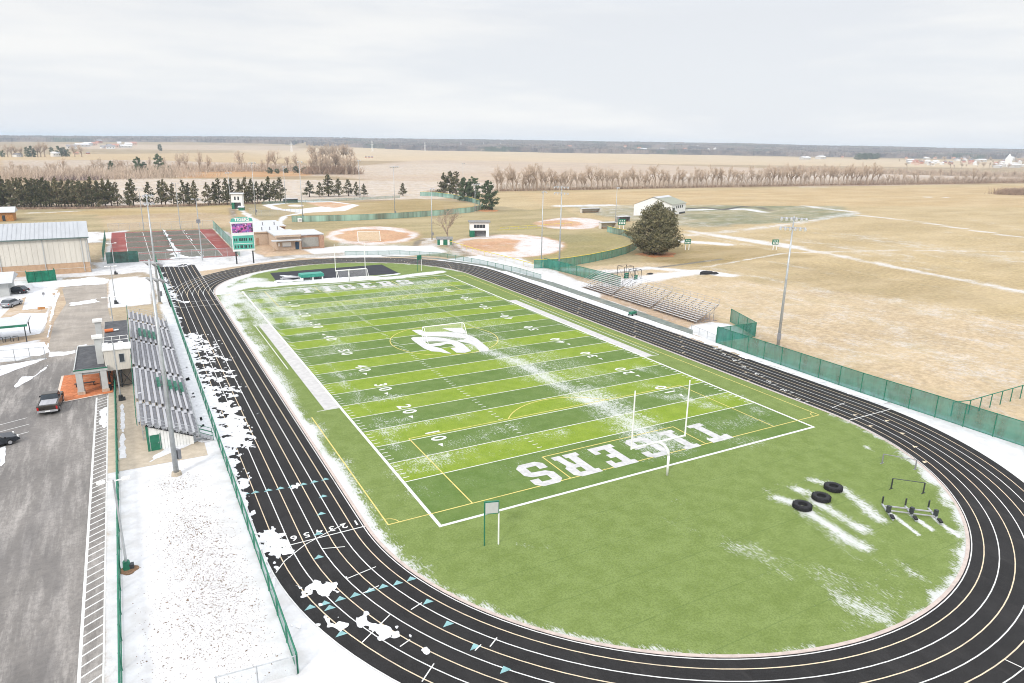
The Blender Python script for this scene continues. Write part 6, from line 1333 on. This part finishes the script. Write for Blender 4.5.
sticks('dry_grass_edge', [G(-8,209.5), G(100,208.5), G(290,202.5)], .8, 1.0, 5000, M['brush'], 9, .1)
sticks('brush_thicket', [G(145,172), G(230,171), G(310,171)], 8, 9, 3000, M['twig'], 10, .2)
sticks('brush_thicket', [G(430,195), G(443,195)], 2, 3, 900, M['brush'], 11, .1)
k = 0
for _ in range(44):
    u = RNG.uniform(895, 1032); v = RNG.uniform(160, 169); bare(u, v, v-RNG.uniform(3.5, 7), 'bare tree among the houses of the distant town on the right', 'bare trees in the distant town', 1.3)
# ------------------------------------------------------------------ distant woods, houses, pylons
def pol(az, d, z=0): a = math.radians(az); return (CAM[0]+d*math.sin(a), CAM[1]+d*math.cos(a), z)
def azu(u, v=146):
    x, y = G(u, v); return math.degrees(math.atan2(x-CAM[0], y-CAM[1]))
az_ = np.arange(-13, 76, .045); dd = np.concatenate([np.arange(2250, 3000, 26), np.arange(3000, 3950, 40)])
AZ_, DD = np.meshgrid(az_, dd); st0 = np.interp(AZ_, [-13, 5, 10, 16, 22, 35, 50, 60, 66, 75], [3100, 3150, 3000, 2700, 2420, 2400, 2500, 2600, 2750, 2700])
hh = 7+8*fbm(AZ_*60, DD, 120, 3)+7*RNG.random(AZ_.shape)*.6+4*(fbm(AZ_*60, DD, 400, 8)-.5); gap = fbm(AZ_*40, DD*.6, 260, 12, 3)
hh = np.where((gap < .40) & (DD < 3300), -3, hh); hh = np.where(DD < st0, -3, hh); hh = np.where(DD > 3900, -3, hh)
ZZ = ridge(DD, AZ_)+hh; XX = CAM[0]+DD*np.sin(np.radians(AZ_)); YY = CAM[1]+DD*np.cos(np.radians(AZ_)); nx_, ny_ = len(az_), len(dd)
i = np.arange((ny_-1)*nx_).reshape(ny_-1, nx_)[:, :-1]; ff = np.stack([i, i+1, i+nx_+1, i+nx_], -1).reshape(-1, 4)
kp = ~((hh.ravel()[ff] < 0).all(1)); me = bpy.data.meshes.new('far_woods'); me.from_pydata(np.stack([XX.ravel(), YY.ravel(), ZZ.ravel()], -1).tolist(), [], ff[kp].tolist())
wm_, nt, b = newmat('winter_woods'); c = mixc(nt, ss(nt, nz(nt, .011, 5, .7), .38, .62), (.06, .055, .055), (.17, .135, .115)); c = mixc(nt, ss(nt, nz(nt, .006, 3, .6), .56, .66), c, (.05, .065, .045)); c = mixc(nt, ss(nt, nz(nt, .03, 4, .7), .55, .72), c, (.24, .20, .18)); nt.links.new(c, b.inputs['Base Color']); b.inputs['Roughness'].default_value = .95; me.materials.append(wm_); o = bpy.data.objects.new('far_woods', me); COL.objects.link(o); tag(o, kind='stuff')
hm = [mat('house_wall_%d' % k, c_, .05, .3, .8) for k, c_ in enumerate([(.66,.65,.62),(.5,.48,.45),(.55,.4,.32),(.42,.2,.15)])]; hr = [mat('house_roof_%d' % k, c_, .1, .3, .8) for k, c_ in enumerate([(.7,.71,.73),(.25,.24,.25),(.4,.2,.15)])]
def house_proto(L_, W_, h, r_, wm, rm, nm='distant_house'):
    t = thing(nm, 'x', 'house'); MB().box(-L_/2, L_/2, -W_/2, W_/2, 0, h).build('wall', wm, t); mb = MB(); mb.extr([(-W_/2-.4, h), (0, h+r_), (W_/2+.4, h)], -L_/2-.4, L_/2+.4); mb.build('roof', rm, t, fixn=True)
    wmb = MB()
    for k in range(3): wmb.box(-L_*.35+L_*.3*k, -L_*.35+L_*.3*k+1.2, -W_/2-.06, -W_/2-.01, h*.45, h*.45+1.4)
    wmb.build('windows', M['glass'], t); return t
HP = [house_proto(12, 8, 5, 2.6, hm[0], hr[0]), house_proto(15, 9, 4.5, 3, hm[0], hr[1]), house_proto(11, 8, 5, 3, hm[3], hr[1]), house_proto(24, 12, 5, 2, hm[1], hr[0]), house_proto(13, 9, 5, 3, hm[2], hr[2])]; HU = set()
def hs(u, v, sc, lb, grp, k=None, rz=None):
    k = int(RNG.integers(0, 5)) if k is None else k; p_ = HP[k]; x, y = G(u, v); D2 = math.hypot(x-CAM[0], y-CAM[1])
    if D2 > 3300: s0 = 3300/D2; x, y = CAM[0]+(x-CAM[0])*s0, CAM[1]+(y-CAM[1])*s0
    o = put(p_, HU, x, y, sc, lb, grp, RNG.uniform(-.6, .6)+.5 if rz is None else rz); D2 = math.hypot(x-CAM[0], y-CAM[1]); o.location.z = max(0, float(ridge(np.array(D2), np.array(math.degrees(math.atan2(x-CAM[0], y-CAM[1])))))-.5); return o
for k in range(80): hs(RNG.uniform(905, 1030), RNG.uniform(158.0, 165.5), RNG.uniform(.8, 1.3), 'small pale house in the town near the right end of the horizon', 'houses of the distant town')
for k in range(6): hs(RNG.uniform(990, 1030), RNG.uniform(165, 168), RNG.uniform(.8, 1.2), 'long white building at the near edge of the town, right end of the horizon', 'long buildings at the edge of the town', 3)
for k in range(16): hs(RNG.uniform(800, 905), RNG.uniform(157, 160), RNG.uniform(.9, 1.5), 'small pale house in the woods edge left of the distant town', 'houses in the woods edge')
u_h = RNG.uniform(430, 860, 44)
for k in range(44): hs(u_h[k], np.interp(u_h[k], [470, 800], [150.4, 155.5])+RNG.uniform(-.2, .9), RNG.uniform(1, 1.8), 'tiny pale house along the foot of the far woods in the middle of the horizon', 'houses along the far woods')
for k in range(16): hs(RNG.uniform(60, 140), RNG.uniform(145.5, 149.5), RNG.uniform(1, 1.7), 'tiny pale house in the distant hamlet at the left of the horizon', 'houses of the left hamlet')
hs(56, 156.5, 1.0, 'white farmhouse with grey gable among dark trees at the upper left', 'farmhouses at the upper left', 0); hs(18, 157, .8, 'pale farmhouse left of the dark evergreens at the upper left', 'farmhouses at the upper left', 1); hs(76, 154.5, .6, 'reddish farm building right of the gabled farmhouse', 'farmhouses at the upper left', 4); hs(88, 154, .5, 'small brown farm building, rightmost of the upper left farms', 'farmhouses at the upper left', 2)
for k, (u, v, vt) in enumerate([(3,157,150),(28,157,147),(33,157,146),(52,155,147),(60,156.5,146),(64,156.5,147),(68,156.5,149),(160,151,144)]):
    x, y = G(u, v); s_ = Hz(x, y, vt)/13; put(E_[k % 2], used, x, y, s_, 'dark evergreen by the upper left farmhouses, %s from the left' % ORD[k], 'evergreens by the farmhouses')
for k, u in enumerate([8,12,16,22,38,41,45,75,82]): bare(u, 157, RNG.uniform(140, 146), 'large pale bare tree by the upper left farmhouses, %s from the left' % ORD[k], 'bare trees by the farmhouses', 1.3)
for k, u in enumerate([858,864,870,876]):
    x, y = G(u, 160.5); s_ = Hz(x, y, 153)/13; put(E_[k % 2], used, x, y, (s_*1.6, s_*1.6, s_), 'dark green tree in the clump left of the distant town, %s from the left' % ORD[k], 'green clump left of the town')
cx_, cy_ = G(1007.5, 166.5); ch = thing('church', 'white church steeple rising over the town at the right end of the horizon', 'church', (cx_, cy_)); hC = Hz(cx_, cy_, 153.5); MB().box(-5, 5, -5, 5, 0, hC*.55).build('tower', M['white'], ch); MB().add([(-5.4,-5.4,hC*.55),(5.4,-5.4,hC*.55),(5.4,5.4,hC*.55),(-5.4,5.4,hC*.55),(0,0,hC)], [(0,1,4),(1,2,4),(2,3,4),(3,0,4),(0,3,2,1)]).build('spire', M['white'], ch); MB().box(5.1, 40, -9, 9, 0, 9).build('nave', hm[0], ch)
def pylon(label, u, vb, vt):
    x, y = G(u, vb); h = Hz(x, y, vt); t = thing('power_pylon', label, 'pylon', (x, y), .5, 'pylons crossing the far fields'); mb = MB(); s_ = h*.09; r_ = h*.009
    for a, b_ in ((-1, -1), (1, -1), (1, 1), (-1, 1)): mb.tube((a*s_, b_*s_, 0), (a*s_*.25, b_*s_*.25, h*.7), r_, n=4); mb.tube((a*s_*.25, b_*s_*.25, h*.7), (0, 0, h), r_, n=4)
    for k in range(6):
        z0, z1 = h*.7*k/6, h*.7*(k+1)/6; w0, w1 = s_*(1-.75*k/6), s_*(1-.75*(k+1)/6)
        for q in (-1, 1): mb.tube((-w0, q*w0, z0), (w1, q*w1, z1), r_*.6, n=3); mb.tube((w0, q*w0, z0), (-w1, q*w1, z1), r_*.6, n=3)
    mb.build('lattice_tower', M['white'], t)
    for z, w_ in ((.68, .2), (.8, .15), (.9, .1)): MB().bar((-h*w_, 0, h*z), (h*w_, 0, h*z), r_*2.4, r_*2.4).build('crossarm', M['white'], t)
for k, (u, vb, vt) in enumerate([(291.7,152,141),(372.3,152,140.5),(425,152,142),(461,151.5,142),(483.7,151.5,142),(500.6,151.5,142.5)]): pylon('pale lattice power pylon against the far woods, %s from the left' % ORD[k], u, vb, vt)
for k in range(3): hs(366+3*k, 157.6, .35, 'tiny dark block in the pale far field, %s of three' % ORD[k], 'tiny blocks in the far field', 2)
